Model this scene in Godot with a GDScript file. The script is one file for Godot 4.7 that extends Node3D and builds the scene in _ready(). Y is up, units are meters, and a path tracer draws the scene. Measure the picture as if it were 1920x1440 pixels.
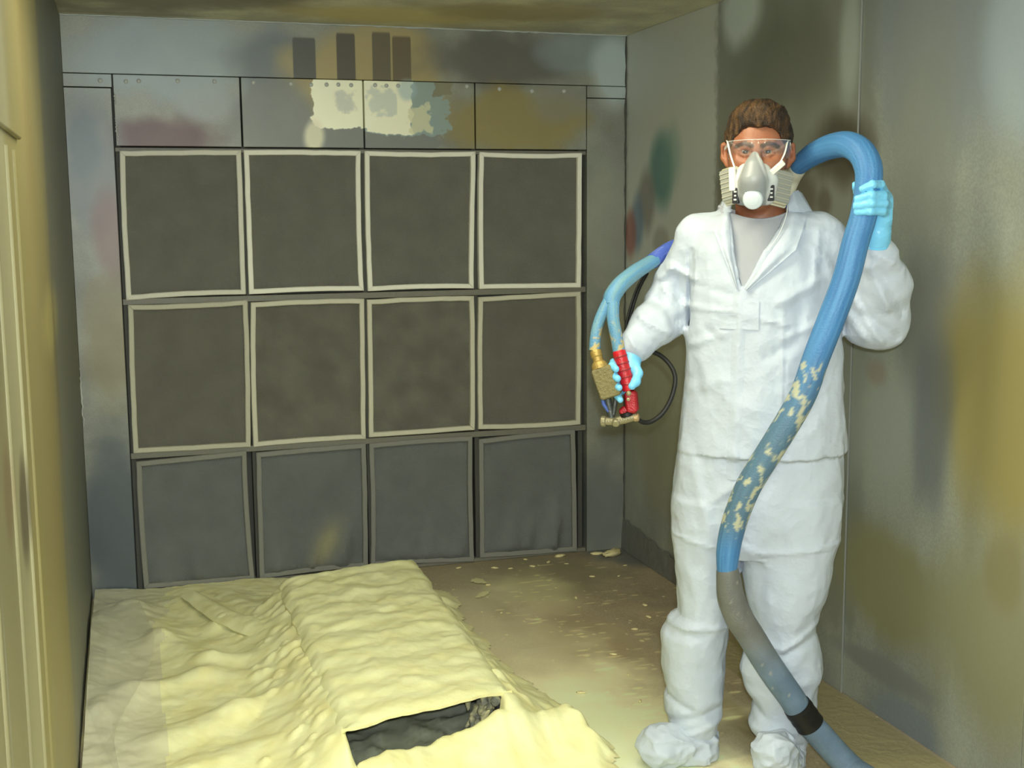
extends Node3D
# A spray booth: a man in a white coverall holding a two-hose spray gun beside a foam-coated slab.

const W := 2.2976      # right wall
const H := 2.2712      # ceiling
const DEEP := 6.3      # front wall, behind the camera
var floor_at := Vector3(1.833, 0, 2.1483)  # where the man stands
var turn := -0.519       # he faces the camera

# ---------------------------------------------------------------- mesh builder
class MB:
	var V := PackedVector3Array()
	var N := PackedVector3Array()
	var U := PackedVector2Array()
	var C := PackedColorArray()
	var I := PackedInt32Array()
	var col := Color(1, 1, 1)
	var t := Transform3D()

	func v(p: Vector3, n: Vector3, uv := Vector2.ZERO) -> int:
		V.append(t * p)
		N.append((t.basis * n).normalized())
		U.append(uv)
		C.append(col)
		return V.size() - 1

	func tri(a: int, b: int, c: int) -> void:
		var x := (V[b] - V[a]).cross(V[c] - V[a])
		if x.dot(N[a] + N[b] + N[c]) > 0.0:
			I.append_array([a, c, b])
		else:
			I.append_array([a, b, c])

	func quad(a: int, b: int, c: int, d: int) -> void:
		tri(a, b, c)
		tri(a, c, d)

	# a box with chamfered edges
	func box(c: Vector3, s: Vector3, bev := 0.003, B := Basis()) -> void:
		var h := s * 0.5
		bev = minf(bev, minf(h.x, minf(h.y, h.z)) * 0.9)
		var id := []
		for k in 8:
			var sg := Vector3(1 if k & 1 else -1, 1 if k & 2 else -1, 1 if k & 4 else -1)
			var row := []
			for a in 3:
				var q := h - Vector3(bev, bev, bev)
				q[a] = h[a]
				var n := Vector3.ZERO
				n[a] = sg[a]
				row.append(v(c + B * (q * sg), B * n, Vector2(q[(a + 1) % 3] * sg[(a + 1) % 3], q[(a + 2) % 3] * sg[(a + 2) % 3])))
			id.append(row)
		for a in 3:
			var b: int = 1 << ((a + 1) % 3)
			var d: int = 1 << ((a + 2) % 3)
			for side in 2:
				var o: int = (1 << a) * side
				quad(id[o][a], id[o | b][a], id[o | b | d][a], id[o | d][a])
			var b2 := (a + 1) % 3
			var d2 := (a + 2) % 3
			for m in 4: # edges along axis a
				var o2: int = (b if m & 1 else 0) | (d if m & 2 else 0)
				var e: int = o2 | (1 << a)
				quad(id[o2][b2], id[e][b2], id[e][d2], id[o2][d2])
		for k in 8:
			tri(id[k][0], id[k][1], id[k][2])

	# a tube along points, radii per point; shade(i, angle, point) may give a colour, rough() an offset
	func tube(P: Array, R: Array, sides := 16, caps := true, shade = null, lump = null, flat := 1.0) -> void:
		var n := P.size()
		var up := Vector3.UP
		var first: Vector3 = (P[1] - P[0]).normalized()
		if absf(first.dot(up)) > 0.9:
			up = Vector3.BACK
		var side := first.cross(up).normalized()
		var base := V.size()
		var long := 0.0
		for i in n:
			var d: Vector3 = (P[mini(i + 1, n - 1)] - P[maxi(i - 1, 0)]).normalized()
			side = (side - d * side.dot(d)).normalized()
			var oth := d.cross(side)
			if i > 0:
				long += P[i].distance_to(P[i - 1])
			var dr: float = (R[mini(i + 1, n - 1)] - R[maxi(i - 1, 0)]) / maxf(1e-5, P[mini(i + 1, n - 1)].distance_to(P[maxi(i - 1, 0)]))
			for k in sides + 1:
				var a := TAU * k / sides
				var e := side * cos(a) + oth * sin(a) * flat
				var r: float = R[i]
				var p: Vector3 = P[i] + e * r
				if lump != null:
					p += e * float(lump.call(p))
				if shade != null:
					col = shade.call(i, a, p)
				v(p, (e - d * dr).normalized(), Vector2(float(k) / sides, long))
		for i in n - 1:
			for k in sides:
				var q := base + i * (sides + 1) + k
				quad(q, q + 1, q + sides + 2, q + sides + 1)
		if caps:
			for e in [0, n - 1]:
				var dd: Vector3 = (P[0] - P[1]).normalized() if e == 0 else (P[n - 1] - P[n - 2]).normalized()
				var cc := v(P[e], dd)
				var ring := []
				for k in sides:
					ring.append(v(V[base + e * (sides + 1) + k] if t == Transform3D() else t.affine_inverse() * V[base + e * (sides + 1) + k], dd))
				for k in sides:
					tri(cc, ring[k], ring[(k + 1) % sides])

	# a surface of revolution: profile of (radius, height) turned round an axis from a towards b (height in metres)
	func lathe(a: Vector3, dir: Vector3, prof: Array, sides := 24) -> void:
		dir = dir.normalized()
		var up := Vector3.UP if absf(dir.y) < 0.9 else Vector3.BACK
		var s := dir.cross(up).normalized()
		var o := dir.cross(s)
		for i in prof.size() - 1:
			var p: Vector2 = prof[i]
			var q: Vector2 = prof[i + 1]
			var d := (q - p)
			var nn := Vector2(d.y, -d.x).normalized()
			var base := V.size()
			for k in sides + 1:
				var an := TAU * k / sides
				var e := s * cos(an) + o * sin(an)
				var nv := e * nn.x + dir * nn.y
				v(a + e * p.x + dir * p.y, nv)
				v(a + e * q.x + dir * q.y, nv)
			for k in sides:
				quad(base + 2 * k, base + 2 * k + 1, base + 2 * k + 3, base + 2 * k + 2)

	# a sheet over a grid of points P[i][j]; normals from neighbours, facing the side of «front»
	func sheet(P: Array, front: Vector3, uv = null, shade = null, thick := 0.0) -> void:
		var n := P.size()
		var m: int = P[0].size()
		var NN := []
		for i in n:
			var row := []
			for j in m:
				var a: Vector3 = P[mini(i + 1, n - 1)][j] - P[maxi(i - 1, 0)][j]
				var b: Vector3 = P[i][mini(j + 1, m - 1)] - P[i][maxi(j - 1, 0)]
				var c := a.cross(b).normalized()
				row.append(c if c.dot(front) >= 0.0 else -c)
			NN.append(row)
		var base := V.size()
		for i in n:
			for j in m:
				if shade != null:
					col = shade.call(P[i][j])
				v(P[i][j], NN[i][j], uv.call(P[i][j]) if uv != null else Vector2(float(i) / (n - 1), float(j) / (m - 1)))
		for i in n - 1:
			for j in m - 1:
				var q := base + i * m + j
				quad(q, q + 1, q + m + 1, q + m)
		if thick > 0.0:
			var back := V.size()
			for i in n:
				for j in m:
					if shade != null:
						col = shade.call(P[i][j])
					v(P[i][j] - NN[i][j] * thick, -NN[i][j])
			for i in n - 1:
				for j in m - 1:
					var q := back + i * m + j
					quad(q, q + 1, q + m + 1, q + m)
			var rim := []
			for i in n: rim.append([i, 0])
			for j in range(1, m): rim.append([n - 1, j])
			for i in range(n - 2, -1, -1): rim.append([i, m - 1])
			for j in range(m - 2, -1, -1): rim.append([0, j])
			var mid: Vector3 = P[n / 2][m / 2]
			for k in rim.size() - 1:
				var p: Vector3 = P[rim[k][0]][rim[k][1]]
				var q: Vector3 = P[rim[k + 1][0]][rim[k + 1][1]]
				var nv: Vector3 = NN[rim[k][0]][rim[k][1]]
				var out := (q - p).cross(nv).normalized()
				if out.dot(p - mid) < 0.0:
					out = -out
				var a := v(p, out)
				var b := v(q, out)
				var c := v(q - nv * thick, out)
				var d := v(p - nv * thick, out)
				quad(a, b, c, d)

	func done() -> ArrayMesh:
		var arr := []
		arr.resize(Mesh.ARRAY_MAX)
		arr[Mesh.ARRAY_VERTEX] = V
		arr[Mesh.ARRAY_NORMAL] = N
		arr[Mesh.ARRAY_TEX_UV] = U
		arr[Mesh.ARRAY_COLOR] = C
		arr[Mesh.ARRAY_INDEX] = I
		var m := ArrayMesh.new()
		m.add_surface_from_arrays(Mesh.PRIMITIVE_TRIANGLES, arr)
		return m

# ---------------------------------------------------------------- distance field, meshed as surface nets
class Field:
	var o: Vector3
	var h: float
	var nx: int
	var ny: int
	var nz: int
	var d := PackedFloat32Array()

	func _init(lo: Vector3, hi: Vector3, cell: float) -> void:
		o = lo
		h = cell
		nx = int(ceil((hi.x - lo.x) / h)) + 1
		ny = int(ceil((hi.y - lo.y) / h)) + 1
		nz = int(ceil((hi.z - lo.z) / h)) + 1
		d.resize(nx * ny * nz)
		d.fill(1.0)

	func span(lo: Vector3, hi: Vector3, m: float) -> Array:
		return [maxi(0, int((lo.x - m - o.x) / h)), mini(nx - 1, int((hi.x + m - o.x) / h) + 1), maxi(0, int((lo.y - m - o.y) / h)), mini(ny - 1, int((hi.y + m - o.y) / h) + 1), maxi(0, int((lo.z - m - o.z) / h)), mini(nz - 1, int((hi.z + m - o.z) / h) + 1)]

	func capsule(a: Vector3, b: Vector3, ra: float, rb: float, k := 0.02) -> void:
		var r := maxf(ra, rb)
		var s := span(a.min(b) - Vector3(r, r, r), a.max(b) + Vector3(r, r, r), k + 3.0 * h)
		var ab := b - a
		var l2 := maxf(ab.length_squared(), 1e-9)
		var dr := rb - ra
		for z in range(s[4], s[5] + 1):
			for y in range(s[2], s[3] + 1):
				var q: int = (z * ny + y) * nx
				for x in range(s[0], s[1] + 1):
					var p := Vector3(o.x + x * h, o.y + y * h, o.z + z * h) - a
					var w := clampf(p.dot(ab) / l2, 0.0, 1.0)
					var e := (p - ab * w).length() - ra - dr * w
					var f := d[q + x]
					var g := k - absf(e - f)
					d[q + x] = minf(e, f) - (g * g / k * 0.25 if g > 0.0 else 0.0)

	func chain(P: Array, R: Array, k := 0.02) -> void:
		for i in P.size() - 1:
			capsule(P[i], P[i + 1], R[i], R[i + 1], k)

	# an ellipsoid turned by B; cut = true takes it away
	func ellip(c: Vector3, r: Vector3, k := 0.02, B := Basis(), cut := false) -> void:
		var m := maxf(r.x, maxf(r.y, r.z))
		var s := span(c - Vector3(m, m, m), c + Vector3(m, m, m), k + 3.0 * h)
		var inv := B.inverse()
		for z in range(s[4], s[5] + 1):
			for y in range(s[2], s[3] + 1):
				var q: int = (z * ny + y) * nx
				for x in range(s[0], s[1] + 1):
					var p := inv * (Vector3(o.x + x * h, o.y + y * h, o.z + z * h) - c)
					var k0 := (p / r).length()
					var k1 := (p / (r * r)).length()
					var e := k0 * (k0 - 1.0) / maxf(k1, 1e-6)
					var f := d[q + x]
					if cut:
						e = -e
						var g2 := k - absf(e - f)
						d[q + x] = maxf(e, f) + (g2 * g2 / k * 0.25 if g2 > 0.0 else 0.0)
					else:
						var g := k - absf(e - f)
						d[q + x] = minf(e, f) - (g * g / k * 0.25 if g > 0.0 else 0.0)

	# stacked ellipses: rows of [y, centre x, centre z, half width, half depth], from top to bottom
	func loft(rows: Array, k := 0.02, power := 2.0) -> void:
		var top: float = rows[0][0]
		var low: float = rows[-1][0]
		var lo := Vector3(9, low, 9)
		var hi := Vector3(-9, top, -9)
		for r in rows:
			lo.x = minf(lo.x, r[1] - r[3]); hi.x = maxf(hi.x, r[1] + r[3])
			lo.z = minf(lo.z, r[2] - r[4]); hi.z = maxf(hi.z, r[2] + r[4])
		var s := span(lo, hi, k + 3.0 * h)
		for y in range(s[2], s[3] + 1):
			var yy := o.y + y * h
			var i := 0
			while i < rows.size() - 2 and rows[i + 1][0] > yy:
				i += 1
			var a: Array = rows[i]
			var b: Array = rows[i + 1]
			var w := clampf((a[0] - yy) / (a[0] - b[0]), 0.0, 1.0)
			w = w * w * (3.0 - 2.0 * w) * 0.5 + w * 0.5
			var cx := lerpf(a[1], b[1], w)
			var cz := lerpf(a[2], b[2], w)
			var rx := lerpf(a[3], b[3], w)
			var rz := lerpf(a[4], b[4], w)
			var cap := maxf(yy - top, low - yy)
			var rm := minf(rx, rz)
			for z in range(s[4], s[5] + 1):
				var q: int = (z * ny + y) * nx
				var dz := absf(o.z + z * h - cz) / rz
				for x in range(s[0], s[1] + 1):
					var dx := absf(o.x + x * h - cx) / rx
					var e: float
					if power == 2.0:
						var k0 := sqrt(dx * dx + dz * dz)
						var k1 := sqrt(dx * dx / (rx * rx) + dz * dz / (rz * rz))
						e = k0 * (k0 - 1.0) / maxf(k1, 1e-6) if k1 > 0.0 else -rm
					else:
						e = (pow(pow(dx, power) + pow(dz, power), 1.0 / power) - 1.0) * rm
					e = maxf(e, cap) if cap < 0.0 else sqrt(maxf(e, 0.0) * maxf(e, 0.0) + cap * cap)
					var f := d[q + x]
					var g := k - absf(e - f)
					d[q + x] = minf(e, f) - (g * g / k * 0.25 if g > 0.0 else 0.0)

	# add fn(point) to the distance near the surface
	func warp(fn: Callable, band := 0.03) -> void:
		for z in nz:
			for y in ny:
				var q: int = (z * ny + y) * nx
				for x in nx:
					if absf(d[q + x]) < band:
						d[q + x] += float(fn.call(Vector3(o.x + x * h, o.y + y * h, o.z + z * h)))

	func mesh(B: MB, shade = null) -> void:
		var id := PackedInt32Array()
		id.resize(nx * ny * nz)
		id.fill(-1)
		var sy := nx
		var sz := nx * ny
		var far := h * 4.5
		for z in nz - 1:
			for y in ny - 1:
				var q: int = (z * ny + y) * nx
				for x in nx - 1:
					var i := q + x
					var d0 := d[i]
					if d0 > far or d0 < -far:
						continue
					var d1 := d[i + 1]
					var d2 := d[i + sy]
					var d3 := d[i + sy + 1]
					var d4 := d[i + sz]
					var d5 := d[i + sz + 1]
					var d6 := d[i + sz + sy]
					var d7 := d[i + sz + sy + 1]
					var ins := int(d0 < 0) + int(d1 < 0) + int(d2 < 0) + int(d3 < 0) + int(d4 < 0) + int(d5 < 0) + int(d6 < 0) + int(d7 < 0)
					if ins == 0 or ins == 8:
						continue
					var s := Vector3.ZERO
					var c := 0
					if (d0 < 0) != (d1 < 0): s += Vector3(d0 / (d0 - d1), 0, 0); c += 1
					if (d2 < 0) != (d3 < 0): s += Vector3(d2 / (d2 - d3), 1, 0); c += 1
					if (d4 < 0) != (d5 < 0): s += Vector3(d4 / (d4 - d5), 0, 1); c += 1
					if (d6 < 0) != (d7 < 0): s += Vector3(d6 / (d6 - d7), 1, 1); c += 1
					if (d0 < 0) != (d2 < 0): s += Vector3(0, d0 / (d0 - d2), 0); c += 1
					if (d1 < 0) != (d3 < 0): s += Vector3(1, d1 / (d1 - d3), 0); c += 1
					if (d4 < 0) != (d6 < 0): s += Vector3(0, d4 / (d4 - d6), 1); c += 1
					if (d5 < 0) != (d7 < 0): s += Vector3(1, d5 / (d5 - d7), 1); c += 1
					if (d0 < 0) != (d4 < 0): s += Vector3(0, 0, d0 / (d0 - d4)); c += 1
					if (d1 < 0) != (d5 < 0): s += Vector3(1, 0, d1 / (d1 - d5)); c += 1
					if (d2 < 0) != (d6 < 0): s += Vector3(0, 1, d2 / (d2 - d6)); c += 1
					if (d3 < 0) != (d7 < 0): s += Vector3(1, 1, d3 / (d3 - d7)); c += 1
					s /= float(c)
					var ax := 1.0 - s.x
					var ay := 1.0 - s.y
					var az := 1.0 - s.z
					var g := Vector3(
						((d1 - d0) * ay + (d3 - d2) * s.y) * az + ((d5 - d4) * ay + (d7 - d6) * s.y) * s.z,
						((d2 - d0) * ax + (d3 - d1) * s.x) * az + ((d6 - d4) * ax + (d7 - d5) * s.x) * s.z,
						((d4 - d0) * ax + (d5 - d1) * s.x) * ay + ((d6 - d2) * ax + (d7 - d3) * s.x) * s.y)
					var p := o + (Vector3(x, y, z) + s) * h
					if shade != null:
						B.col = shade.call(p, g.normalized())
					id[i] = B.v(p, g if g.length_squared() > 1e-12 else Vector3.UP)
		for z in range(1, nz - 1):
			for y in range(1, ny - 1):
				var q: int = (z * ny + y) * nx
				for x in range(1, nx - 1):
					var i := q + x
					if id[i] < 0:
						continue
					var b := d[i] < 0.0
					if b != (d[i + 1] < 0.0) and id[i - sy] >= 0 and id[i - sz] >= 0 and id[i - sy - sz] >= 0:
						B.quad(id[i], id[i - sy], id[i - sy - sz], id[i - sz])
					if b != (d[i + sy] < 0.0) and id[i - 1] >= 0 and id[i - sz] >= 0 and id[i - 1 - sz] >= 0:
						B.quad(id[i], id[i - 1], id[i - 1 - sz], id[i - sz])
					if b != (d[i + sz] < 0.0) and id[i - sy] >= 0 and id[i - 1] >= 0 and id[i - sy - 1] >= 0:
						B.quad(id[i], id[i - 1], id[i - sy - 1], id[i - sy])

# ---------------------------------------------------------------- scene helpers
var M := {}
var rng := RandomNumberGenerator.new()
var soft := FastNoiseLite.new()
var fine := FastNoiseLite.new()
var fold := FastNoiseLite.new()

func srgb(r: float, g: float, b: float) -> Color:
	return Color(r / 255.0, g / 255.0, b / 255.0)

func lin(r: float, g: float, b: float) -> Color:
	return srgb(r, g, b).srgb_to_linear()

func noise_tex(size: int, freq: float, oct: int, sd: int, kind := FastNoiseLite.TYPE_SIMPLEX_SMOOTH, ridged := false) -> NoiseTexture2D:
	var n := FastNoiseLite.new()
	n.seed = sd
	n.noise_type = kind
	n.frequency = freq
	n.fractal_octaves = oct
	n.fractal_type = FastNoiseLite.FRACTAL_RIDGED if ridged else FastNoiseLite.FRACTAL_FBM
	var t := NoiseTexture2D.new()
	t.width = size
	t.height = size
	t.seamless = true
	t.noise = n
	return t

func mat(c: Color, rough := 0.6, metal := 0.0) -> StandardMaterial3D:
	var m := StandardMaterial3D.new()
	m.albedo_color = c
	m.roughness = rough
	m.metallic = metal
	m.vertex_color_use_as_albedo = true
	return m

func bumpy(m: StandardMaterial3D, t: Texture2D, scale: float, depth_cm: float, world := false) -> StandardMaterial3D:
	m.heightmap_enabled = true
	m.heightmap_texture = t
	m.heightmap_scale = depth_cm
	m.uv1_triplanar = true
	m.uv1_world_triplanar = world
	m.uv1_scale = Vector3.ONE * scale
	return m

func put(called: String, b: Variant, m: Material, parent: Node = self) -> MeshInstance3D:
	var o := MeshInstance3D.new()
	o.name = called
	o.mesh = b.done() if b is MB else b
	o.material_override = m
	parent.add_child(o, true)
	return o

func thing(called: String, label: String, category: String, at := Vector3.ZERO, yaw := 0.0, group := "") -> Node3D:
	var o := Node3D.new()
	o.name = called
	add_child(o, true)
	o.position = at
	o.rotation.y = yaw
	tag(o, label, category, group)
	return o

func tag(o: Node, label: String, category: String, group := "") -> void:
	o.set_meta("label", label)
	o.set_meta("category", category)
	if group:
		o.set_meta("group", group)

func structure(o: Node, label := "") -> void:
	o.set_meta("kind", "structure")
	if label:
		o.set_meta("label", label)

func smooth(P: Array, R: Array, per := 8) -> Array:
	var c := Curve3D.new()
	var n := P.size()
	for i in n:
		var tan: Vector3 = (P[mini(i + 1, n - 1)] - P[maxi(i - 1, 0)]) / 6.0
		c.add_point(P[i], -tan, tan)
	var q := []
	var r := []
	for i in n - 1:
		for k in per:
			var w := float(k) / per
			q.append(c.sample(i, w))
			r.append(lerpf(R[i], R[i + 1], w))
	q.append(P[n - 1])
	r.append(R[n - 1])
	return [q, r]

# a picture of paint on a surface: a mottled base with soft clouds of overspray [u, v, half width, half height, colour, strength, softness, wobble, boxed] in metres
func paint(w: int, h: int, x0: float, y0: float, sx: float, sy: float, base: Color, clouds: Array, sd: int, mottle := 0.10, grain := 0.05, stretch := 1.0, gain := 1.16) -> ImageTexture:
	var n := FastNoiseLite.new()
	n.seed = sd
	n.frequency = 1.0
	n.fractal_octaves = 4
	var ragged := PackedFloat32Array()
	ragged.resize(w * h)
	var big := PackedFloat32Array()
	var px := PackedFloat32Array()
	px.resize(w * h * 3)
	big.resize(w * h)
	var rg := RandomNumberGenerator.new()
	rg.seed = sd
	for j in h:
		var v := y0 + sy * (1.0 - (j + 0.5) / h)
		for i in w:
			var u := x0 + sx * (i + 0.5) / w
			var a := n.get_noise_2d(u * 3.0, v * 3.0 / stretch)
			big[j * w + i] = a
			ragged[j * w + i] = a * 0.5 + n.get_noise_2d(u * 17.0 + 40.0, v * 17.0)
			var m := 1.0 + a * mottle * 2.0 + (rg.randf() - 0.5) * grain * 2.0
			var q := (j * w + i) * 3
			px[q] = base.r * m
			px[q + 1] = base.g * m
			px[q + 2] = base.b * m * (1.0 - a * mottle * 0.4)
	for c in clouds:
		var cu: float = c[0]
		var cv: float = c[1]
		var ru: float = c[2]
		var rv: float = c[3]
		var k: Color = c[4]
		var al: float = c[5]
		var sf: float = maxf(c[6], 0.02)
		var wob: float = c[7]
		var boxed: bool = c.size() > 8
		var vlo: float = c[9] if c.size() > 9 else -9.0 # a sheet edge that masked the paint
		var vhi: float = c[10] if c.size() > 10 else 9.0
		var i0 := clampi(int((cu - ru * 1.5 - x0) / sx * w), 0, w - 1)
		var i1 := clampi(int((cu + ru * 1.5 - x0) / sx * w), 0, w - 1)
		var j0 := clampi(int((1.0 - (cv + rv * 1.5 - y0) / sy) * h), 0, h - 1)
		var j1 := clampi(int((1.0 - (cv - rv * 1.5 - y0) / sy) * h), 0, h - 1)
		for j in range(j0, j1 + 1):
			var vv := y0 + sy * (1.0 - (j + 0.5) / h)
			if vv < vlo or vv > vhi:
				continue
			var dv := absf(vv - cv) / rv
			for i in range(i0, i1 + 1):
				var du := absf(x0 + sx * (i + 0.5) / w - cu) / ru
				var d := maxf(du, dv) if boxed else sqrt(du * du + dv * dv)
				if boxed and du > 0.88 and dv > 0.88:
					d = 0.88 + sqrt((du - 0.88) * (du - 0.88) + (dv - 0.88) * (dv - 0.88))
				d += (ragged[j * w + i] if boxed else big[j * w + i]) * wob
				var m := clampf((1.0 - d) / sf + 0.5, 0.0, 1.0)
				if m <= 0.0:
					continue
				m = m * m * (3.0 - 2.0 * m) * al
				var q := (j * w + i) * 3
				px[q] += (k.r - px[q]) * m
				px[q + 1] += (k.g - px[q + 1]) * m
				px[q + 2] += (k.b - px[q + 2]) * m
	var bytes := PackedByteArray()
	bytes.resize(w * h * 3)
	for q in px.size():
		bytes[q] = clampi(int(px[q] * 255.0 * gain), 0, 255)
	return ImageTexture.create_from_image(Image.create_from_data(w, h, false, Image.FORMAT_RGB8, bytes))

func set_uv(b: MB, fn: Callable) -> MB:
	for i in b.V.size():
		b.U[i] = fn.call(b.V[i])
	return b

func panel(lo: Vector3, hi: Vector3, fn: Callable, bev := 0.002) -> MB:
	var b := MB.new()
	b.box((lo + hi) * 0.5, hi - lo, bev)
	return set_uv(b, fn)

func _ready() -> void:
	rng.seed = 7
	# ---- camera
	var cam := Camera3D.new()
	cam.name = "camera"
	cam.fov = 34.8282
	cam.near = 0.02
	cam.far = 50.0
	cam.transform = Transform3D(Basis(Vector3(0.9537, -0.008, 0.3008), Vector3(0.0491, 0.9904, -0.1292), Vector3(-0.2969, 0.138, 0.9449)), Vector3(0.1891, 1.5162, 5.0259))
	add_child(cam)
	cam.current = true
	# ---- air and exposure
	var env := Environment.new()
	env.background_mode = Environment.BG_COLOR
	env.background_color = Color(0.03, 0.03, 0.03)
	env.tonemap_mode = Environment.TONE_MAPPER_LINEAR
	env.tonemap_exposure = 1.05
	env.sdfgi_enabled = true
	env.ssao_enabled = true
	env.ssil_enabled = true
	var we := WorldEnvironment.new()
	we.name = "air"
	we.environment = env
	add_child(we)
	# ---- the photographer's flash, just over the lens
	var flash := OmniLight3D.new()
	flash.name = "flash"
	flash.position = cam.position + cam.basis.y * 0.07 + cam.basis.x * 0.02
	flash.light_color = Color(0.95, 0.99, 1.0)
	flash.light_energy = 5.5
	flash.light_size = 0.025
	flash.omni_range = 12.0
	flash.omni_attenuation = 2.0
	flash.shadow_enabled = true
	add_child(flash)
	# ---- booth lamps on the ceiling
	for s in [[0.85, 2.35, Color(1.0, 0.985, 0.86), 1.8], [1.25, 4.35, Color(0.89, 0.965, 1.0), 1.0]]:
		var l := AreaLight3D.new()
		l.name = "booth_light"
		l.area_size = Vector2(1.2, 0.24)
		l.position = Vector3(s[0], H - 0.085, s[1])
		l.rotation.x = -PI / 2
		l.light_color = s[2]
		l.light_energy = s[3]
		l.area_range = 9.0
		l.area_attenuation = 2.0
		l.shadow_enabled = true
		add_child(l)
	noises()
	materials()
	room()
	filters()
	lamps()
	foam()
	person()
	hoses()
	gun()
	scraps()

func noises() -> void:
	soft.seed = 3
	soft.frequency = 1.0
	soft.fractal_octaves = 3
	fine.seed = 11
	fine.frequency = 1.0
	fine.fractal_octaves = 4
	fold.seed = 5
	fold.frequency = 1.0
	fold.fractal_octaves = 2
	fold.fractal_type = FastNoiseLite.FRACTAL_RIDGED

func materials() -> void:
	var grain := noise_tex(512, 0.05, 4, 1)
	var lumps := noise_tex(512, 0.02, 4, 2)
	var crumple := noise_tex(512, 0.012, 4, 3, FastNoiseLite.TYPE_SIMPLEX_SMOOTH, true)
	var weave := noise_tex(256, 0.25, 2, 4)
	M.grain = grain
	M.lumps = lumps
	M.crumple = crumple
	M.dark = bumpy(mat(srgb(74, 74, 68), 0.7), grain, 2.0, 0.1)
	M.rail = bumpy(mat(srgb(120, 118, 106), 0.5), grain, 3.0, 0.08)
	M.seam = mat(srgb(190, 192, 186), 0.4)
	M.pad = bumpy(mat(Color.WHITE, 0.95), weave, 3.0, 0.3)
	M.foam = bumpy(mat(Color.WHITE, 0.55), lumps, 2.2, 0.16)
	M.foam.subsurf_scatter_enabled = true
	M.foam.subsurf_scatter_strength = 0.08
	M.sheet = bumpy(mat(Color.WHITE, 0.45), crumple, 1.1, 0.25)
	M.film = mat(Color(0.92, 0.91, 0.82, 0.2), 0.3)
	M.film.clearcoat_enabled = true
	M.film.clearcoat = 1.0
	M.film.clearcoat_roughness = 0.08
	M.film.transparency = BaseMaterial3D.TRANSPARENCY_ALPHA
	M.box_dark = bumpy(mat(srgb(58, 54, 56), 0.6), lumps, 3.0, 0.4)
	M.suit = bumpy(mat(srgb(188, 196, 208), 0.62), crumple, 1.4, 0.42)
	M.suit.backlight_enabled = true
	M.suit.backlight = Color(0.16, 0.16, 0.16)
	M.shirt = bumpy(mat(srgb(156, 158, 164), 0.9), weave, 6.0, 0.05)
	M.skin = bumpy(mat(Color.WHITE, 0.5), grain, 5.0, 0.04)
	M.skin.subsurf_scatter_enabled = true
	M.skin.subsurf_scatter_strength = 0.1
	M.hair = bumpy(mat(Color.WHITE, 0.6), weave, 7.0, 0.4)
	M.glove = mat(srgb(122, 200, 238), 0.38)
	M.hose = bumpy(mat(Color.WHITE, 0.55), grain, 6.0, 0.12)
	M.rubber = mat(srgb(48, 48, 46), 0.55)
	M.red = bumpy(mat(Color.WHITE, 0.4), grain, 6.0, 0.1)
	M.metal = bumpy(mat(Color.WHITE, 0.45, 0.5), grain, 6.0, 0.1)
	M.crust = bumpy(mat(Color.WHITE, 0.8), lumps, 9.0, 0.3)
	M.plastic = mat(Color.WHITE, 0.4)
	M.clear = mat(Color(0.97, 0.98, 1.0, 0.025), 0.03)
	M.clear.transparency = BaseMaterial3D.TRANSPARENCY_ALPHA
	M.frost = mat(Color(0.95, 0.96, 0.95, 0.4), 0.2)
	M.frost.transparency = BaseMaterial3D.TRANSPARENCY_ALPHA
	M.eye = mat(Color.WHITE, 0.12)

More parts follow.
